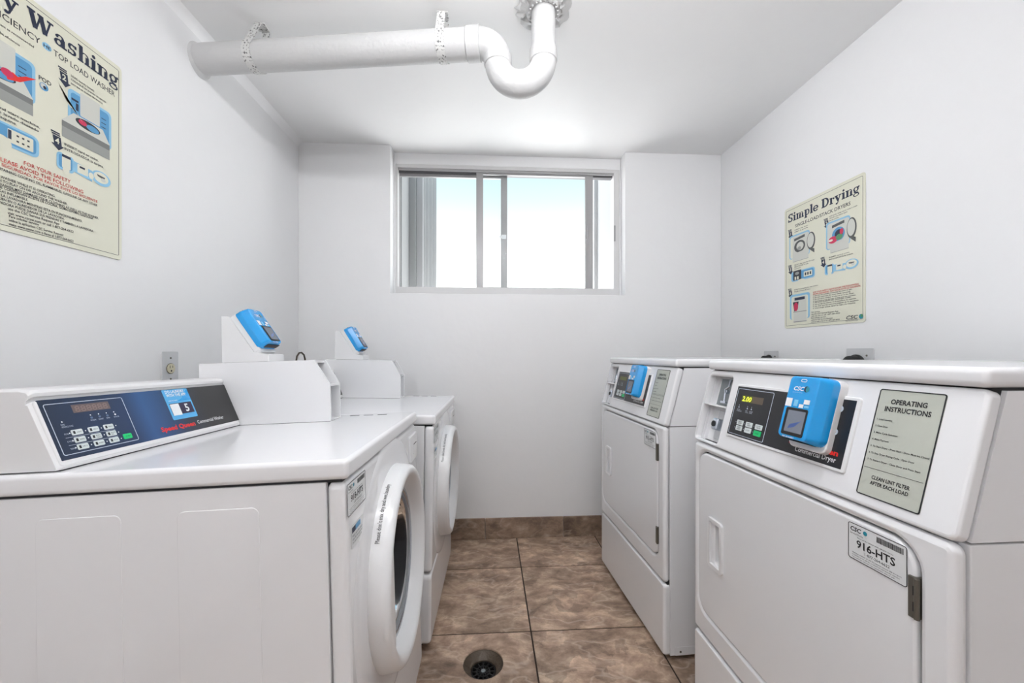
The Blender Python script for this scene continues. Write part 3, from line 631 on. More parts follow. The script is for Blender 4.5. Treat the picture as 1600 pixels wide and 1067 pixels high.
# ------------------------------------------------------------------ floor drain
def drain():
    r = empty('floor_drain', 'round sunken floor drain with black grate in the tiles', 'drain', loc=(-.018, 1.416, 0))
    bowl = mat('drain_bowl', (84, 72, 60), .5, metal=.2, bump=(40, .6, .01))
    lathe('bowl', [(.0708, -.004), (.069, -.008), (.056, -.018), (.046, -.026), (.0445, -.034), (.0445, -.05)], (0, 0, 0), (0, 0, 1), (1, 0, 0), bowl, r, 40)
    b = bmesh.new(); lathe_bm(b, [(.0438, -.034), (.0438, -.028), (.040, -.027), (.039, -.034)], (0, 0, 0), (0, 0, 1), (1, 0, 0), 32)
    for k in range(6):
        a = math.pi*k/6; add_box(b, (-.04, -.0026, -.034), (.04, .0026, -.0285), .0008, 1, Matrix.Rotation(a, 4, 'Z'))
    lathe_bm(b, [(.026, -.033), (.026, -.028), (.021, -.028), (.021, -.033)], (0, 0, 0), (0, 0, 1), (1, 0, 0), 28)
    bobj('grate', b, IRON, r)
    lathe('sump', [(.0436, -.034), (.0436, -.09), (.0001, -.09)], (0, 0, 0), (0, 0, 1), (1, 0, 0), GAP, r, 28)
    lathe('grate_screw', [(.008, -.034), (.008, -.0265), (.0001, -.026)], (0, 0, 0), (0, 0, 1), (1, 0, 0), GREYMET, r, 16)
drain()

# ------------------------------------------------------------------ blue payment reader (a part of each machine)
def reader(parent, M, w=.108, h=.142, qr=True):
    """M: frame with origin at reader centre on its back plate, u right, v up, n outward"""
    rd = empty('card_reader'); rd.parent = parent; rd['label'] = 'blue payment card reader'
    slab('back_plate', .001, -.005, w-.004, h+.008, .013, -.012, .007, .003, M, PLASTIC, rd)
    b = bmesh.new()
    W2, H2 = w-.003, h-.004; rings = []
    for z, dx, dy in ((.004, 0, 0), (.019, 0, 0), (.021, .0008, .0005), (.038, .0085, .0030), (.0400, .0100, .0040), (.0410, .0125, .0060)):
        rings.append([M @ Vector((x, y, z)) for x, y in rr(W2-2*dx, H2-2*dy, .014-dx*.5)])
    add_loft(b, rings); bobj('blue_case', b, BLUE, rd, 22)
    F = M @ Matrix.Translation((0, 0, .041))
    slab('screen_bezel', .0, -.030, .054, .056, .004, -.001, .0012, .0005, F, RUBBER, rd)
    slab('screen', .002, -.0295, .043, .044, .001, 0, .0016, 0, F, SCREEN, rd)
    poly('screen_mark', [(-.012, -.045), (.004, -.040), (.018, -.026), (.008, -.030), (-.008, -.036)], F, SCRBLUE, rd, .0019)
    text('CSC', -.022, .034, .0085, F, WHITE, rd, bold=.03, width=.026, shear=.2)
    poly('logo', circ(.011, .038, .0062, 16), F, NAVYINK, rd, .0005); poly('logo', circ(.0135, .038, .0042, 16, .0058), F, TEAL, rd, .0007)
    text('ServiceWorks', -.022, .029, .0025, F, BLUED, rd, width=.024)
    ring('contactless_mark', 0, .055, .014, .006, .003, .001, F, WHITE, rd, 0, .0006)
    rects('payment_mark', [(-.033, .000, -.017, .017)], F, WHITE, rd, .0006)
    rects('payment_mark', [(.012, .008, .026, .017), (.002, .000, .013, .007)], F, WHITE, rd, .0007); rects('payment_mark', [(-.012, .002, -.002, .015), (.015, .001, .026, .0055)], F, BLUED, rd, .0006)
    slab('top_slot', .0, 0, .062, .005, .001, 0, .0012, 0, fr(M @ Vector((.0, h/2-.0028, .022)), M.to_3x3() @ Vector((1, 0, 0)), M.to_3x3() @ Vector((0, 0, -1))), RUBBER, rd)
    slab('card_slot', .0, 0, 0.070, .016, .002, 0, .0012, 0, fr(M @ Vector((.0, -h/2+.0028, .022)), M.to_3x3() @ Vector((1, 0, 0)), M.to_3x3() @ Vector((0, 0, 1))), RUBBER, rd)
    text('TAP OR INSERT', -.022, -.0635, .003, F, WHITE, rd, width=.03)
    return rd

def asset_sticker(parent, M, w, h, code):
    s = slab('asset_sticker', 0, 0, w, h, .004, 0, .0004, 0, M, STICK, parent)
    ring('border', 0, 0, w, h, .004, .0011, M, INK, s, .0003, .0007)
    text('CSC', -w*.46, h*.29, h*.12, M, INK, s, bold=.04, width=w*.2, z=.0008, shear=.15); poly('logo', circ(-w*.18, h*.35, h*.06, 12), M, TEAL, s, .0008)
    text('ServiceWorks', -w*.46, h*.2, h*.05, M, INK, s, width=w*.24, z=.0008)
    rng = random.Random(4); x = w*.02; bars = []
    while x < w*.45:
        b = rng.uniform(.004, .014)*w; bars.append((x, h*.27, x+b, h*.42)); x += b+rng.uniform(.004, .01)*w
    rects('barcode', bars, M, INK, s, .0008)
    text('Please use this number when calling for service', -w*.33, h*.13, h*.035, M, INK, s, width=w*.62, z=.0008)
    text(code, -w*.34, -h*.12, h*.21, M, INK, s, bold=.028, width=w*.66, z=.0008)
    text('1-877-264-6622', -w*.2, -h*.245, h*.075, M, INK, s, width=w*.42, z=.0008)
    text('Visit our website or use the service request app to report\nproblems or to ask for a refund on this laundry machine\nPara solicitar servicio o un reembolso visite la web', -w*.42, -h*.32, h*.035, M, INK, s, width=w*.84, z=.0008, line=1.3)

# ------------------------------------------------------------------ washers
def washer(label, pose, code, mdx=0):
    x, y, z0, yw, rl, pt = pose
    root = empty('washing_machine', label, 'washer', 'washers along the left wall')
    root.matrix_basis = Matrix.Translation((x, y, z0)) @ Matrix.Rotation(yw, 4, 'Z') @ Matrix.Rotation(pt, 4, 'X') @ Matrix.Rotation(rl, 4, 'Y')
    W, D, T, B, K = .683, .70, .876, .839, .293
    MF = fr((0, 0, 0), (0, 1, 0), (0, 0, 1))           # front: u=y v=z n=+x
    MS = fr((0, 0, 0), (1, 0, 0), (0, 0, 1))           # near side: u=x v=z n=-y
    DC, DZ = .320, .547                                  # door centre
    b = bmesh.new()
    # cabinet shell: open at the front so the drum can be seen through the door
    add_box(b, (-D, 0, .03), (-.0349, .012, B-.003), .001, 1); add_box(b, (-D, W-.012, .03), (-.0349, W, B-.003), .001, 1)
    add_box(b, (-D, .004, .03), (-D+.012, W-.004, B-.003), .002, 1); add_box(b, (-D, .004, .03), (-.04, W-.004, .045), .002, 1)
    bobj('cabinet', b, ENAMEL, root)
    for xa, xb in ((-.511, -.375), (-.284, -.149)):
        slab('side_embossing', (xa+xb)/2, .50, xb-xa, .60, .012, -.001, .0009, .0008, MS, ENAMEL, root)
    fo = off(rr(W, B-.003-K-.003, .016), (W/2, (B-.003+K+.003)/2))
    plate('front_panel', [fo, circ(DC, DZ, .20, 48)], .034, .012, MF, ENAMEL, root, z=-.0345)
    slab('kick_panel', W/2, (K-.003+.03)/2, W, K-.003-.03, .02, -.0345, -.0005, .012, MF, ENAMEL, root)
    box('seam_filler', (-.06, .004, .05), (-.036, W-.004, K+.03), GAP, root)
    box('top_cover', (-D, -.003, B+.001), (.005, W+.003, T), ENAMEL, root, .009, 4)
    box('cover_gap', (-D+.01, .006, B-.004), (-.008, W-.006, B+.002), GAP, root)
    # door: moulded surround, ring, glass, handle
    o = (0, DC, DZ)
    lathe('door_surround', [(.205, -.01), (.205, .004), (.262, .004), (.284, .003), (.300, .0003), (.302, -.004)], o, (1, 0, 0), (0, 0, 1), ENAMEL, root, 72, smooth=60)
    door = empty('door'); door.parent = root
    lathe('door_ring', [(.206, -.002), (.236, -.002), (.234, .006), (.2315, .028), (.229, .039), (.222, .0455), (.214, .047), (.206, .0445), (.199, .037), (.192, .026), (.184, .013), (.180, -.012)], o, (1, 0, 0), (0, 0, 1), PLASTIC, door, 80, smooth=60)
    lathe('chrome_trim', [(.183, .008), (.177, .0125), (.170, .0125), (.165, .009), (.164, -.004)], o, (1, 0, 0), (0, 0, 1), CHROME, door, 72)
    lathe('gasket', [(.165, .004), (.161, .011), (.154, .011), (.150, .006), (.149, -.03)], o, (1, 0, 0), (0, 0, 1), GASKET, door, 72)
    lathe('door_glass', [(.151, .006), (.146, .005), (.139, -.002), (.122, -.05), (.09, -.085), (.04, -.095), (.0001, -.096)], o, (1, 0, 0), (0, 0, 1), DOORGLASS, door, 64)
    # handle: the lobe filling the near side of the ring
    hb = bmesh.new(); ch = -.150; r0 = .196; th = math.acos(-ch/r0); pts = []
    arc = [(r0*math.cos(math.pi-th+2*th*i/16), r0*math.sin(math.pi-th+2*th*i/16)) for i in range(17)]
    cy = sum(p[0] for p in arc)/17
    def shr(k): return [((p[0]-cy)*k+cy, p[1]*k) for p in arc]
    add_loft(hb, [[MF @ Vector((DC+p[0], DZ+p[1], zz)) for p in q] for q, zz in ((shr(1), .008), (shr(1), .034), (shr(.97), .0375), (shr(.92), .0385))])
    bobj('door_handle', hb, PLASTIC, door, 30)
    text('Please don\u2019t mix dry and wet laundry', 0, 0, .0085, MF, INK, door, width=.14, z=.0)
    t = door.children[-1]
    # wrap the warning around the top near edge of the ring
    for v in t.data.vertices:
        p = v.co; a = math.radians(148) - p.y/.233; rr_ = .2335
        v.co = Vector((.021 - p.z*1.2, DC + rr_*math.cos(a), DZ + rr_*math.sin(a)))
    # drum
    lathe('drum', [(.20, -.03), (.175, -.05), (.175, -.07), (.235, -.10), (.235, -.42), (.05, -.43), (.0001, -.40)], o, (1, 0, 0), (0, 0, 1), DRUM, root, 56)
    # dispenser drawer
    dr = slab('dispenser_drawer', .613, .768, .125, .085, .010, -.001, .006, .004, MF, PLASTIC, root)
    slab('drawer_grip', .625, .762, .06, .034, .012, .0055, .0072, .001, MF, PLASTIC, dr); rects('grip_shadow_slot', [(.600, .777, .65, .780)], MF, GAP, dr, .0075)
    # stickers on the front
    asset_sticker(root, MF @ Matrix.Translation((.056, .800, .0003)), .104, .058, code)
    q = slab('service_sticker', .056, .727, .070, .040, .002, 0, .0004, 0, MF, STICK, root)
    rects('print', [(.023, .735, .042, .745)], MF, NAVYINK, q, .0008); rects('print', [(.042, .735, .070, .745)], MF, PBLUE2, q, .0008)
    text('Wash with like colors\nUse HE detergent only\nDo not overload drum', .024, .727, .0045, MF, INK, q, z=.0008, width=.06)
    # top: vent slots
    b = bmesh.new()
    for k in range(3): add_box(b, (-.205+.045*k, W-.05, T-.001), (-.175+.045*k, W-.044, T+.0006), 0)
    bobj('vent_slot', b, GAP, root)
    # console
    YE = .515; xf, kx = -.485+mdx*1.7, -.383
    prof = [(px+mdx*1.7, pz) for px, pz in ((-.655, T+.0024), (-.4855, T+.0024), (-.4845, T+.006), (-.5305, .9955), (-.534, .9965), (-.533, 1.004), (-.5295, 1.0065), (-.529, 1.0125), (-.533, 1.018), (-.545, 1.021), (-.60, 1.0215), (-.64, 1.018), (-.655, 1.005))]
    b = bmesh.new(); cxm, czm = -.58+mdx*1.7, .95
    rings = []
    for yy, k in ((.010, .965), (.0125, .985), (.018, 1.0), (YE-.006, 1.0), (YE-.002, .99), (YE, .97)):
        rings.append([Vector((cxm+(px-cxm)*k, yy, T+(pz-T)*k)) for px, pz in prof])
    add_loft(b, rings); bobj('console', b, PLASTIC, root, 35)
    box('console_gap', (-.64, .016, T-.001), (xf-.0012, YE, T+.0026), GAP, root)
    MC = fr((xf, 0, T), (0, 1, 0), (kx*.12, 0, .12))    # sloping console front: u=y v=up the slope
    slab('bezel', (.012+YE-.002)/2, .0685, YE-.020, .124, .006, -.004, .004, .003, MC, PLASTIC, root)
    pan = slab('control_panel', .266, .0735, .494, .1145, .001, .002, .0046, .0003, MC, NAVY, root); Z = .0048
    # navy fading to black along the panel as a printed colour
    nb = pan.data; NAVP = bpy.data.materials.new('panel_print'); NAVP.use_nodes = True; nn = NAVP.node_tree.nodes; ll = NAVP.node_tree.links
    tcn = nn.new('ShaderNodeTexCoord'); sx = nn.new('ShaderNodeSeparateXYZ'); rmp = nn.new('ShaderNodeValToRGB'); bs = nn['Principled BSDF']; bs.inputs['Roughness'].default_value = .3
    ll.new(tcn.outputs['Object'], sx.inputs[0]); ll.new(sx.outputs['Y'], rmp.inputs[0]); ll.new(rmp.outputs[0], bs.inputs['Base Color'])
    el = rmp.color_ramp.elements; el[0].position = .02; el[0].color = (*lin((22, 36, 62)), 1); el[1].position = .40; el[1].color = (*lin((46, 46, 48)), 1)
    for p_, c_ in ((.17, (26, 46, 84)), (.22, (42, 82, 134)), (.27, (36, 68, 112)), (.33, (40, 48, 64))):
        q = el.new(p_); q.color = (*lin(c_), 1)
    nb.materials.clear(); nb.materials.append(NAVP)
    ring('outline', .1005, .073, .151, .098, .004, .0012, MC, PGREY, pan, .0046, .0049)
    rects('display', [(.070, .100, .143, .116)], MC, LCD_OFF, pan, Z)
    text('888888', .074, .1015, .0125, MC, LCD_SEG, pan, bold=.01, width=.064, z=Z+.0001)
    for xx in (.098, .114, .130, .146): poly('indicator_lamp', circ(xx, .092, .0013, 10), MC, WHITE, pan, Z)
    for xx, s_ in ((.097, 'WASH'), (.113, 'RINSE'), (.129, 'SPIN'), (.145, 'DOOR')): text(s_, xx-.003, .080, .0028, MC, PGREY, pan, z=Z)
    rects('icon', [(.096+.016*k, .0845, .1005+.016*k, .0885) for k in range(3)], MC, mat_icon, pan, Z); poly('icon', circ(.147, .0865, .002, 10), MC, WHITE, pan, Z)
    text('RAPID\nADVANCE CYCLE', .040, .079, .0032, MC, PGREY, pan, z=Z, width=.02); poly('icon', [(.043, .084), (.046, .086), (.043, .088)], MC, WHITE, pan, Z)
    for j, vv in enumerate((.063, .0485, .0345)):
        text(('SOIL', 'CYCLE', 'TEMP')[j], .039, vv-.002, .003, MC, PGREY, pan, z=Z); poly('indicator_lamp', circ(.0488, vv, .0013, 10), MC, WHITE, pan, Z)
        if j < 2: rects('rule', [(.039, vv-.008, .134, vv-.0074)], MC, PGREY, pan, Z)
        for i, uu in enumerate((.0618, .0925, .1230)):
            s_ = (('LIGHT', 'MEDIUM', 'HEAVY'), ('NORMAL', 'PERM\nPRESS', 'DELICATES\nKNITS'), ('HOT', 'WARM', 'COLD'))[j][i]
            slab('button', uu, vv, .0205, .0105, .002, .0044, .0053, .0004, MC, BUTTON, pan)
            text(s_, uu-.0015, vv-(.0015 if '\n' not in s_ else 0), .0028, MC, INK, pan, z=.0056, width=.009); rects('icon', [(uu-.0075, vv-.0028, uu-.0035, vv+.0028)], MC, INK, pan, .0055)
            poly('indicator_lamp', circ(uu+.0155, vv, .0012, 10), MC, WHITE, pan, Z)
    slab('start_button', .1535, .0365, .019, .011, .002, .0044, .0055, .0004, MC, GREEN, pan); text('START', .148, .035, .003, MC, INK, pan, z=.0058)
    st = slab('payment_sticker', .3225, .0905, .080, .078, .003, .0046, .0050, 0, MC, LBLUE, pan)
    poly('sticker_wave', [(.318, .098), (.335, .105), (.348, .118), (.362, .128), (.3625, .10), (.3625, .098)], MC, BLUE, pan, .0051)
    rects('sticker_print', [(.288, .064, .358, .093)], MC, SDARK, pan, .0052); rects('sticker_print', [(.289, .062, .316, .0915)], MC, WHITE, pan, .0053)
    if not mdx: text('5', .331, .069, .0205, MC, WHITE, pan, bold=.035, z=.0055)
    text('DO LAUNDRY\nWITH THE APP', .290, .120, .0075, MC, WHITE, pan, bold=.03, width=.062, z=.0054, line=.9); text('scan to start', .290, .099, .004, MC, WHITE, pan, z=.0054)
    text('Speed Queen', .238, .029, .0115, MC, RED, pan, bold=.045, width=.105, z=Z); text('Commercial Washer', .352, .031, .0100, MC, WHITE, pan, bold=.005, width=.10, z=Z)
    # open meter case at the far end of the console
    Y0, Y1 = YE+.001, .602; mx = mdx
    def case_prof(e=0): return [(-.60+mx, T+.001), (-.222+mx, T+.001), (-.222+mx, .988), (-.266+mx, 1.064), (-.60+mx, 1.064)]
    case = empty('meter_case'); case.parent = root
    for ya, yb in ((Y0, Y0+.006), (Y1-.006, Y1)):
        b = bmesh.new(); add_loft(b, [[Vector((p[0], yy, p[1])) for p in case_prof()] for yy in (ya, yb)]); bobj('case_side', b, ENAMEL, case)
    box('case_top', (-.60+mx, Y0+.006, 1.056), (-.268+mx, Y1-.006, 1.064), ENAMEL, case); box('case_back', (-.60+mx, Y0+.006, T+.001), (-.592+mx, Y1-.006, 1.056), ENAMEL, case)
    box('coin_shelf', (-.40+mx, Y0+.006, .982), (-.224+mx, Y1-.006, .990), ENAMEL, case, .001); box('case_inner_back', (-.31+mx, Y0+.006, T+.001), (-.304+mx, Y1-.006, .982), ENAMEL, case)
    box('case_inner_back', (-.345+mx, Y0+.006, .990), (-.339+mx, Y1-.006, 1.056), GREYMET, case)
    box('case_gap', (-.59+mx, Y0+.002, T-.0005), (-.226+mx, Y1-.002, T+.0012), GAP, case)
    box('case_floor', (-.59+mx, Y0+.006, T+.0013), (-.223+mx, Y1-.006, T+.004), ENAMEL, case)
    # wedge bracket with the card reader
    by0, by1 = .522, .612; bx = mdx*1.3; zt = 1.0645
    bp = [(-.538+bx, zt), (-.402+bx, zt), (-.402+bx, 1.087), (-.446+bx, 1.093), (-.516+bx, 1.204), (-.538+bx, 1.205)]
    br = empty('reader_bracket'); br.parent = root
    b = bmesh.new(); add_loft(b, [[Vector((p[0], yy, p[1])) for p in bp] for yy in (by0, by1)])
    bmesh.ops.bevel(b, geom=list(b.edges), offset=.0012, segments=1, affect='EDGES'); bobj('wedge', b, PLASTIC, br)
    box('base_gap', (-.532+bx, by0+.002, zt-.001), (-.408+bx, by1-.002, zt+.0012), GAP, br)
    a = Vector((-.446+bx, 0, 1.093)); c = Vector((-.516+bx, 0, 1.204)); v = (c-a).normalized()
    n = Vector((v.z, 0, -v.x)); ctr = (a+c)/2 + v*.001 + n*.0125
    reader(root, fr((ctr.x, (by0+by1)/2+.004, ctr.z), (0, 1, 0), v), w=.094, h=.134)
    # levelling feet
    Mi = root.matrix_basis
    for fx in (-.06, -.63):
        for fy in (.06, W-.06):
            hgt = (Mi @ Vector((fx, fy, .03))).z
            lathe('levelling_foot', [(.008, .03), (.008, .03-hgt*.6), (.022, .03-hgt*.75), (.024, .0302-hgt), (.0001, .0302-hgt)], (fx, fy, 0), (0, 0, 1), (1, 0, 0), RUBBER, root, 20)
    return root
mat_icon = mat('icon_grey', (90, 110, 140), .5)
washer('white front-load washer nearest camera, with dark blue keypad panel and number 5 sticker', (-.2227, .6998, .0386, .0034, -.0342, -.0209), '918-HTS')
washer('white front-load washer farther back, beside the window wall', (-.2118, 1.4678, 0, -.0168, .0159, 0), '917-HTS', -.022)

# ------------------------------------------------------------------ dryers
def dryer(label, pose, code, lit, rdu, label_kind):
    x, y, z0, yw = pose
    root = empty('dryer', label, 'dryer', 'dryers along the right wall')
    root.matrix_basis = Matrix.Translation((x, y, z0)) @ Matrix.Rotation(yw, 4, 'Z')
    W, D, K, S, H = .67, .71, .262, .826, 1.067
    MF = fr((0, 0, 0), (0, -1, 0), (0, 0, 1))          # front: u=-y v=z n=-x
    k = .262
    # cabinet
    box('cabinet', (.0235, .0, .004), (D, W, S-.003), ENAMEL, root, .003, 2)
    # front panel with door opening
    du, dv, dw, dh = -(.047+.644)/2, (.335+.800)/2, .597, .468
    fo = off(rr(W, S-.003-K-.003, .014), (-W/2, (S+K)/2)); dl = off(rr(dw, dh, .042, 8), (du, dv))
    plate('front_panel', [fo, dl], .022, .010, MF, ENAMEL, root, z=-.0225)
    box('door_recess', (.0215, .03, .32), (.0234, W-.01, .815), GAP, root)
    box('seam_filler', (.014, .006, K-.01), (.0234, W-.006, K+.012), GAP, root)
    slab('kick_panel', -W/2, (K-.003+.004)/2, W, K-.007, .014, -.0225, 0, .010, MF, ENAMEL, root)
    door = empty('door'); door.parent = root
    hu, hv = -.556, .558
    plate('door_panel', [off(rr(dw-.006, dh-.006, .040, 8), (du, dv)), off(rr(.030, .108, .008), (hu+.010, hv))], .018, .004, MF, ENAMEL, door, z=-.0185)
    ring('handle_rim', hu+.002, hv, .066, .138, .010, .011, MF, PLASTIC, door, -.003, .006)
    b = bmesh.new(); add_loft(b, [[MF @ Vector((px, py, zz)) for px, py in off(rr(.034, .112, .008), (hu+.010, hv))] for zz in (-.002, -.017)], False, True); bobj('handle_pocket', b, PLASTIC, door)
    for hz in (.722, .416):
        hg = slab('hinge', -.052, hz, .012, .062, .001, -.012, .003, .001, MF, DKMET, door)
        b = bmesh.new(); lathe_bm(b, [(.0035, -.030), (.0035, .030)], (-.002, .046, hz), (0, 0, 1), (1, 0, 0), 12, cap=True); bobj('hinge_pin', b, DKMET, hg, 40)
        rects('hinge_slot', [(-.051, hz-.020, -.047, hz-.006), (-.051, hz+.004, -.047, hz+.018)], MF, GAP, hg, .0033)
    asset_sticker(root, MF @ Matrix.Translation((-.109, .761, .0002)), .097, .062, code)
    # console fascia: a leaning slab with an opening for the coin box
    v = Vector((k, 0, 1)).normalized(); MC = fr((0, 0, S+.002), (0, -1, 0), v); L = .2165
    cu, cv, cw, chh = -.611, .104, .108, .190
    plate('console_fascia', [off(rr(W, L, .012), (-W/2, L/2)), off(rr(cw, chh, .008), (cu, cv))], .022, .006, MC, ENAMEL, root, z=-.0225)
    ct = (Vector((0, 0, S+.002)) + v*L)
    b = bmesh.new()   # console sides, leaning front edge
    for ya, yb in ((0, .012), (W-.012, W)):
        add_loft(b, [[Vector(p) for p in ((.0245, yy, S), (D, yy, S), (D, yy, S+.208), (.0245+k*.208, yy, S+.208))] for yy in (ya, yb)])
    add_box(b, (D-.012, .012, S), (D, W-.012, S+.208), 0); bobj('console_side', b, ENAMEL, root)
    box('console_gap', (.03, .006, S-.004), (D-.01, W-.006, S+.003), GAP, root)
    box('top_gap', (.064, .006, S+.2), (D-.01, W-.006, S+.213), GAP, root)
    box('top_cover', (.046, -.003, S+.212), (D, W+.003, H), ENAMEL, root, .010, 4)
    # coin box: pocket, shelf, mechanism, lock
    cb = empty('coin_box'); cb.parent = root
    b = bmesh.new(); lp = off(rr(cw+.004, chh+.004, .008), (cu, cv))
    add_loft(b, [[MC @ Vector((px, py, zz)) for px, py in lp] for zz in (-.012, -.034)], False, True); bobj('coin_pocket', b, PLASTIC, cb)
    b = bmesh.new(); add_box(b, (cu-cw/2, cv+.006, -.034), (cu+cw/2, cv+.011, -.003), .001, 1, MC); bobj('coin_shelf', b, PLASTIC, cb)
    b = bmesh.new(); add_box(b, (cu-.036, cv+.014, -.034), (cu+cw/2-.002, cv+.092, -.029), .001, 1, MC); bobj('coin_plate', b, GREYMET, cb)
    b = bmesh.new()
    sweep_bm(b, [MC @ Vector(p) for p in ((cu+.010, cv+.09, -.025), (cu+.014, cv+.07, -.023), (cu+.004, cv+.06, -.020), (cu+.010, cv+.05, -.018), (cu+.012, cv+.024, -.020))], .0028, 8)
    add_box(b, (cu+.002, cv+.020, -.03), (cu+.024, cv+.026, -.014), .001, 1, MC); lathe_bm(b, [(.006, 0), (.006, .008), (.0001, .009)], MC @ Vector((cu+.008, cv+.055, -.028)), MC.to_3x3() @ Vector((0, 0, 1)), MC.to_3x3() @ Vector((1, 0, 0)), 12)
    bobj('coin_lever', b, CHROME, cb)
    b = bmesh.new(); add_box(b, (cu-.012, cv-.085, -.034), (cu+.040, cv-.002, -.029), .001, 1, MC); bobj('lock_plate', b, STEEL, cb)
    b = bmesh.new(); add_box(b, (cu+.0, cv-.060, -.030), (cu+.026, cv-.026, -.006), .005, 3, MC); bobj('coin_lock', b, CHROME, cb)
    lathe('lock_cylinder', [(.0085, 0), (.0085, .002), (.006, .0025), (.0001, .0015)], MC @ Vector((cu+.011, cv-.043, -.006)), MC.to_3x3() @ Vector((0, 0, 1)), MC.to_3x3() @ Vector((1, 0, 0)), INK, cb, 20)
    # control panel
    bu, bv = -.350, .1115
    slab('bezel', bu, bv, .350, .142, .006, -.003, .0035, .0025, MC, PLASTIC, root)
    pan = slab('control_panel', bu, bv, .336, .129, .001, .001, .0040, .0003, MC, BLACK, root); Z = .0043
    ring('outline', -.4490, .1105, .129, .120, .004, .0012, MC, PGREY, pan, .0040, .0044)
    if lit:
        rects('display', [(-.492, .137, -.452, .154)], MC, OLIVE, pan, Z); rects('display', [(-.452, .137, -.414, .154)], MC, AMBER, pan, Z)
        text('2.00', -.490, .139, .0130, MC, DIGIT, pan, bold=.015, width=.034, z=Z+.0002, shear=.12)
    else: rects('display', [(-.492, .137, -.414, .154)], MC, OLIVE, pan, Z)
    for xx, t in ((-.4955, 'DRYER\nRUNNING'), (-.463, 'DRY\nCOOL'), (-.448, 'DOOR\nOPEN')):
        poly('indicator_lamp', circ(xx, .127, .001, 10), MC, PGREY, pan, Z); poly('icon', [(xx-.002, .120), (xx+.003, .120), (xx, .125)], MC, PGREY, pan, Z)
        text(t, xx-.005, .114, .003, MC, PGREY, pan, z=Z, line=.9)
    for j, vv in enumerate((.083, .0685)):
        for i, uu in enumerate((-.476, -.442, -.408)):
            poly('indicator_lamp', circ(uu-.0165, vv, .001, 10), MC, PGREY, pan, Z)
            if i == 2 and j == 1: slab('start_button', uu, vv-.001, .025, .013, .002, .004, .0052, .0004, MC, GREEN, pan); text('START', uu-.007, vv-.003, .0035, MC, INK, pan, z=.0054)
            else:
                slab('button', uu, vv, .024, .0125, .002, .004, .0050, .0004, MC, BUTTON, pan)
                text((('HIGH\nTEMP', 'MED\nTEMP', 'LOW\nTEMP'), ('PERM\nPRESS', 'NO HEAT'))[j][i], uu-.007, vv+(.0008 if j == 0 or i == 0 else -.0015), .0035, MC, INK, pan, z=.0053, width=.014, line=.95)
    text('Speed Queen', -.31, .0685, .0105, MC, RED, pan, bold=.045, width=.117, z=Z); text('Commercial Dryer', -.291, .0555, .0105, MC, WHITE, pan, bold=.008, width=.096, z=Z)
    for vv in (.157, .112): ring('fastener', -.210, vv, .012, .012, .006, .0025, MC, PGREY, pan, .004, .0052)
    # card reader
    reader(root, MC @ Matrix.Translation((rdu, .142, .0100)), w=.094, h=.138)
    # instruction label
    lu, lv, lw, lh = -.098, .1105, .1, .185
    s = slab('instruction_label', lu, lv, lw, lh, .004, -.0005, .0004, 0, MC, LABEL, root); ring('border', lu, lv, lw, lh, .004, .0018, MC, INK, s, .0003, .0008)
    tx = lambda t, vv, size, **q: text(t, lu + q.pop('du', 0), lv+vv, size, MC, INK, s, z=.0010, **q)
    tx('OPERATING', .068, .0085, align='CENTER', bold=.035, width=.055); tx('INSTRUCTIONS', .055, .0085, align='CENTER', bold=.035, width=.070)
    lines = ['1. Load Laundry', '2. Close Door', '3. Make Cycle Selection', '4. Make Payment', '5. To Start Dryer - Press Start - Door Must be Closed', '6. To Stop Dryer During Cycle - Open Door', '7. To Restart Dryer - Close Door and Press Start']
    wd = [.025, .021, .039, .028, .090, .072, .083]
    for i, (t, q) in enumerate(zip(lines, wd)): tx(t, .0385-.0118*i, .0030, du=-.044, width=q, bold=.02)
    rl_ = [(lu-.046, lv-.0455, lu+.046, lv-.0449)]
    if label_kind: rl_.append((lu-.046, lv-.004, lu+.046, lv-.0034))
    rects('rule', rl_, MC, INK, s, .0010)
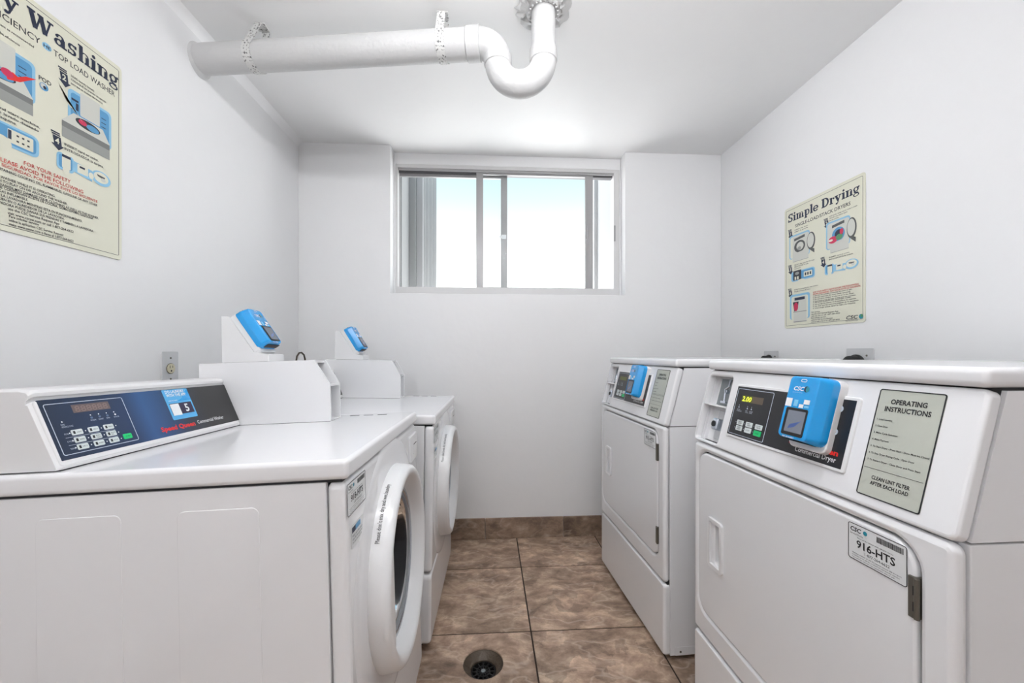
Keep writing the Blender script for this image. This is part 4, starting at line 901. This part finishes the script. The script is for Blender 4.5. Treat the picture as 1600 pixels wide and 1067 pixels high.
    tx('CLEAN LINT FILTER', -.062, .0062, align='CENTER', bold=.03, width=.060); tx('AFTER EACH LOAD', -.0715, .0062, align='CENTER', bold=.03, width=.060)
    # foot plate at the side and levelling feet
    MN = fr((0, 0, 0), (1, 0, 0), (0, 0, 1))
    fp = slab('side_access_plate', .085, .020, .09, .030, .005, -.001, .0016, .001, MN, ENAMEL, root)
    lathe('screw', [(.004, 0), (.003, .0018), (.0001, .002)], (.062, -.0016, .018), (0, -1, 0), (0, 0, 1), DKMET, fp, 14)
    for fx in (.07, D-.07):
        for fy in (.06, W-.06):
            lathe('levelling_foot', [(.02, .005), (.02, .0), (.024, -.006), (.024, -z0+.0002), (.0001, -z0+.0002)], (fx, fy, 0), (0, 0, 1), (1, 0, 0), RUBBER, root, 20)
    return root
dryer('white front-control dryer nearest camera, lit 2.00 display and blue reader', (.635, .5038, .015, .0162), '916-HTS', True, -.254, 0)
dryer('white front-control dryer farther back, unlit display, beside the window wall', (.6256, 1.3812, .015, .0515), '915-HTS', False, -.249, 1)

# ------------------------------------------------------------------ unseen lamps: presumed ceiling light, hung for up-light, and added rear fill
def lamp(x, y, drop, hl, label, dm):
    r = empty('unseen_lamp', label, 'lamp', loc=(x, y, ZC))
    for k in (-.65, .65): box('hanger', (k*hl-.006, -.006, -drop+.02), (k*hl+.006, .006, -.0005), LAMPM, r, .002)
    box('housing', (-hl-.02, -.025, -drop+.012), (hl+.02, .025, -drop+.03), LAMPM, r, .004)
    lathe('diffuser', [(.0001, -hl), (.035, -hl), (.04, -hl+.01), (.04, hl-.01), (.035, hl), (.0001, hl)], (0, 0, -drop-.03), (1, 0, 0), (0, 0, 1), dm, r, 28)
    for k in (-hl, hl): box('end_cap', (k-.02, -.045, -drop-.075), (k+.02, .045, -drop+.03), LAMPM, r, .006)
lamp(.17, .55, .11, .60, 'presumed unseen ceiling lamp, long white tube hung to throw light on the ceiling', DIFF)
lamp(-.55, -1.2, .45, .32, 'added unseen fill lamp, short white tube on long hangers behind the camera', DIFF_FILL)
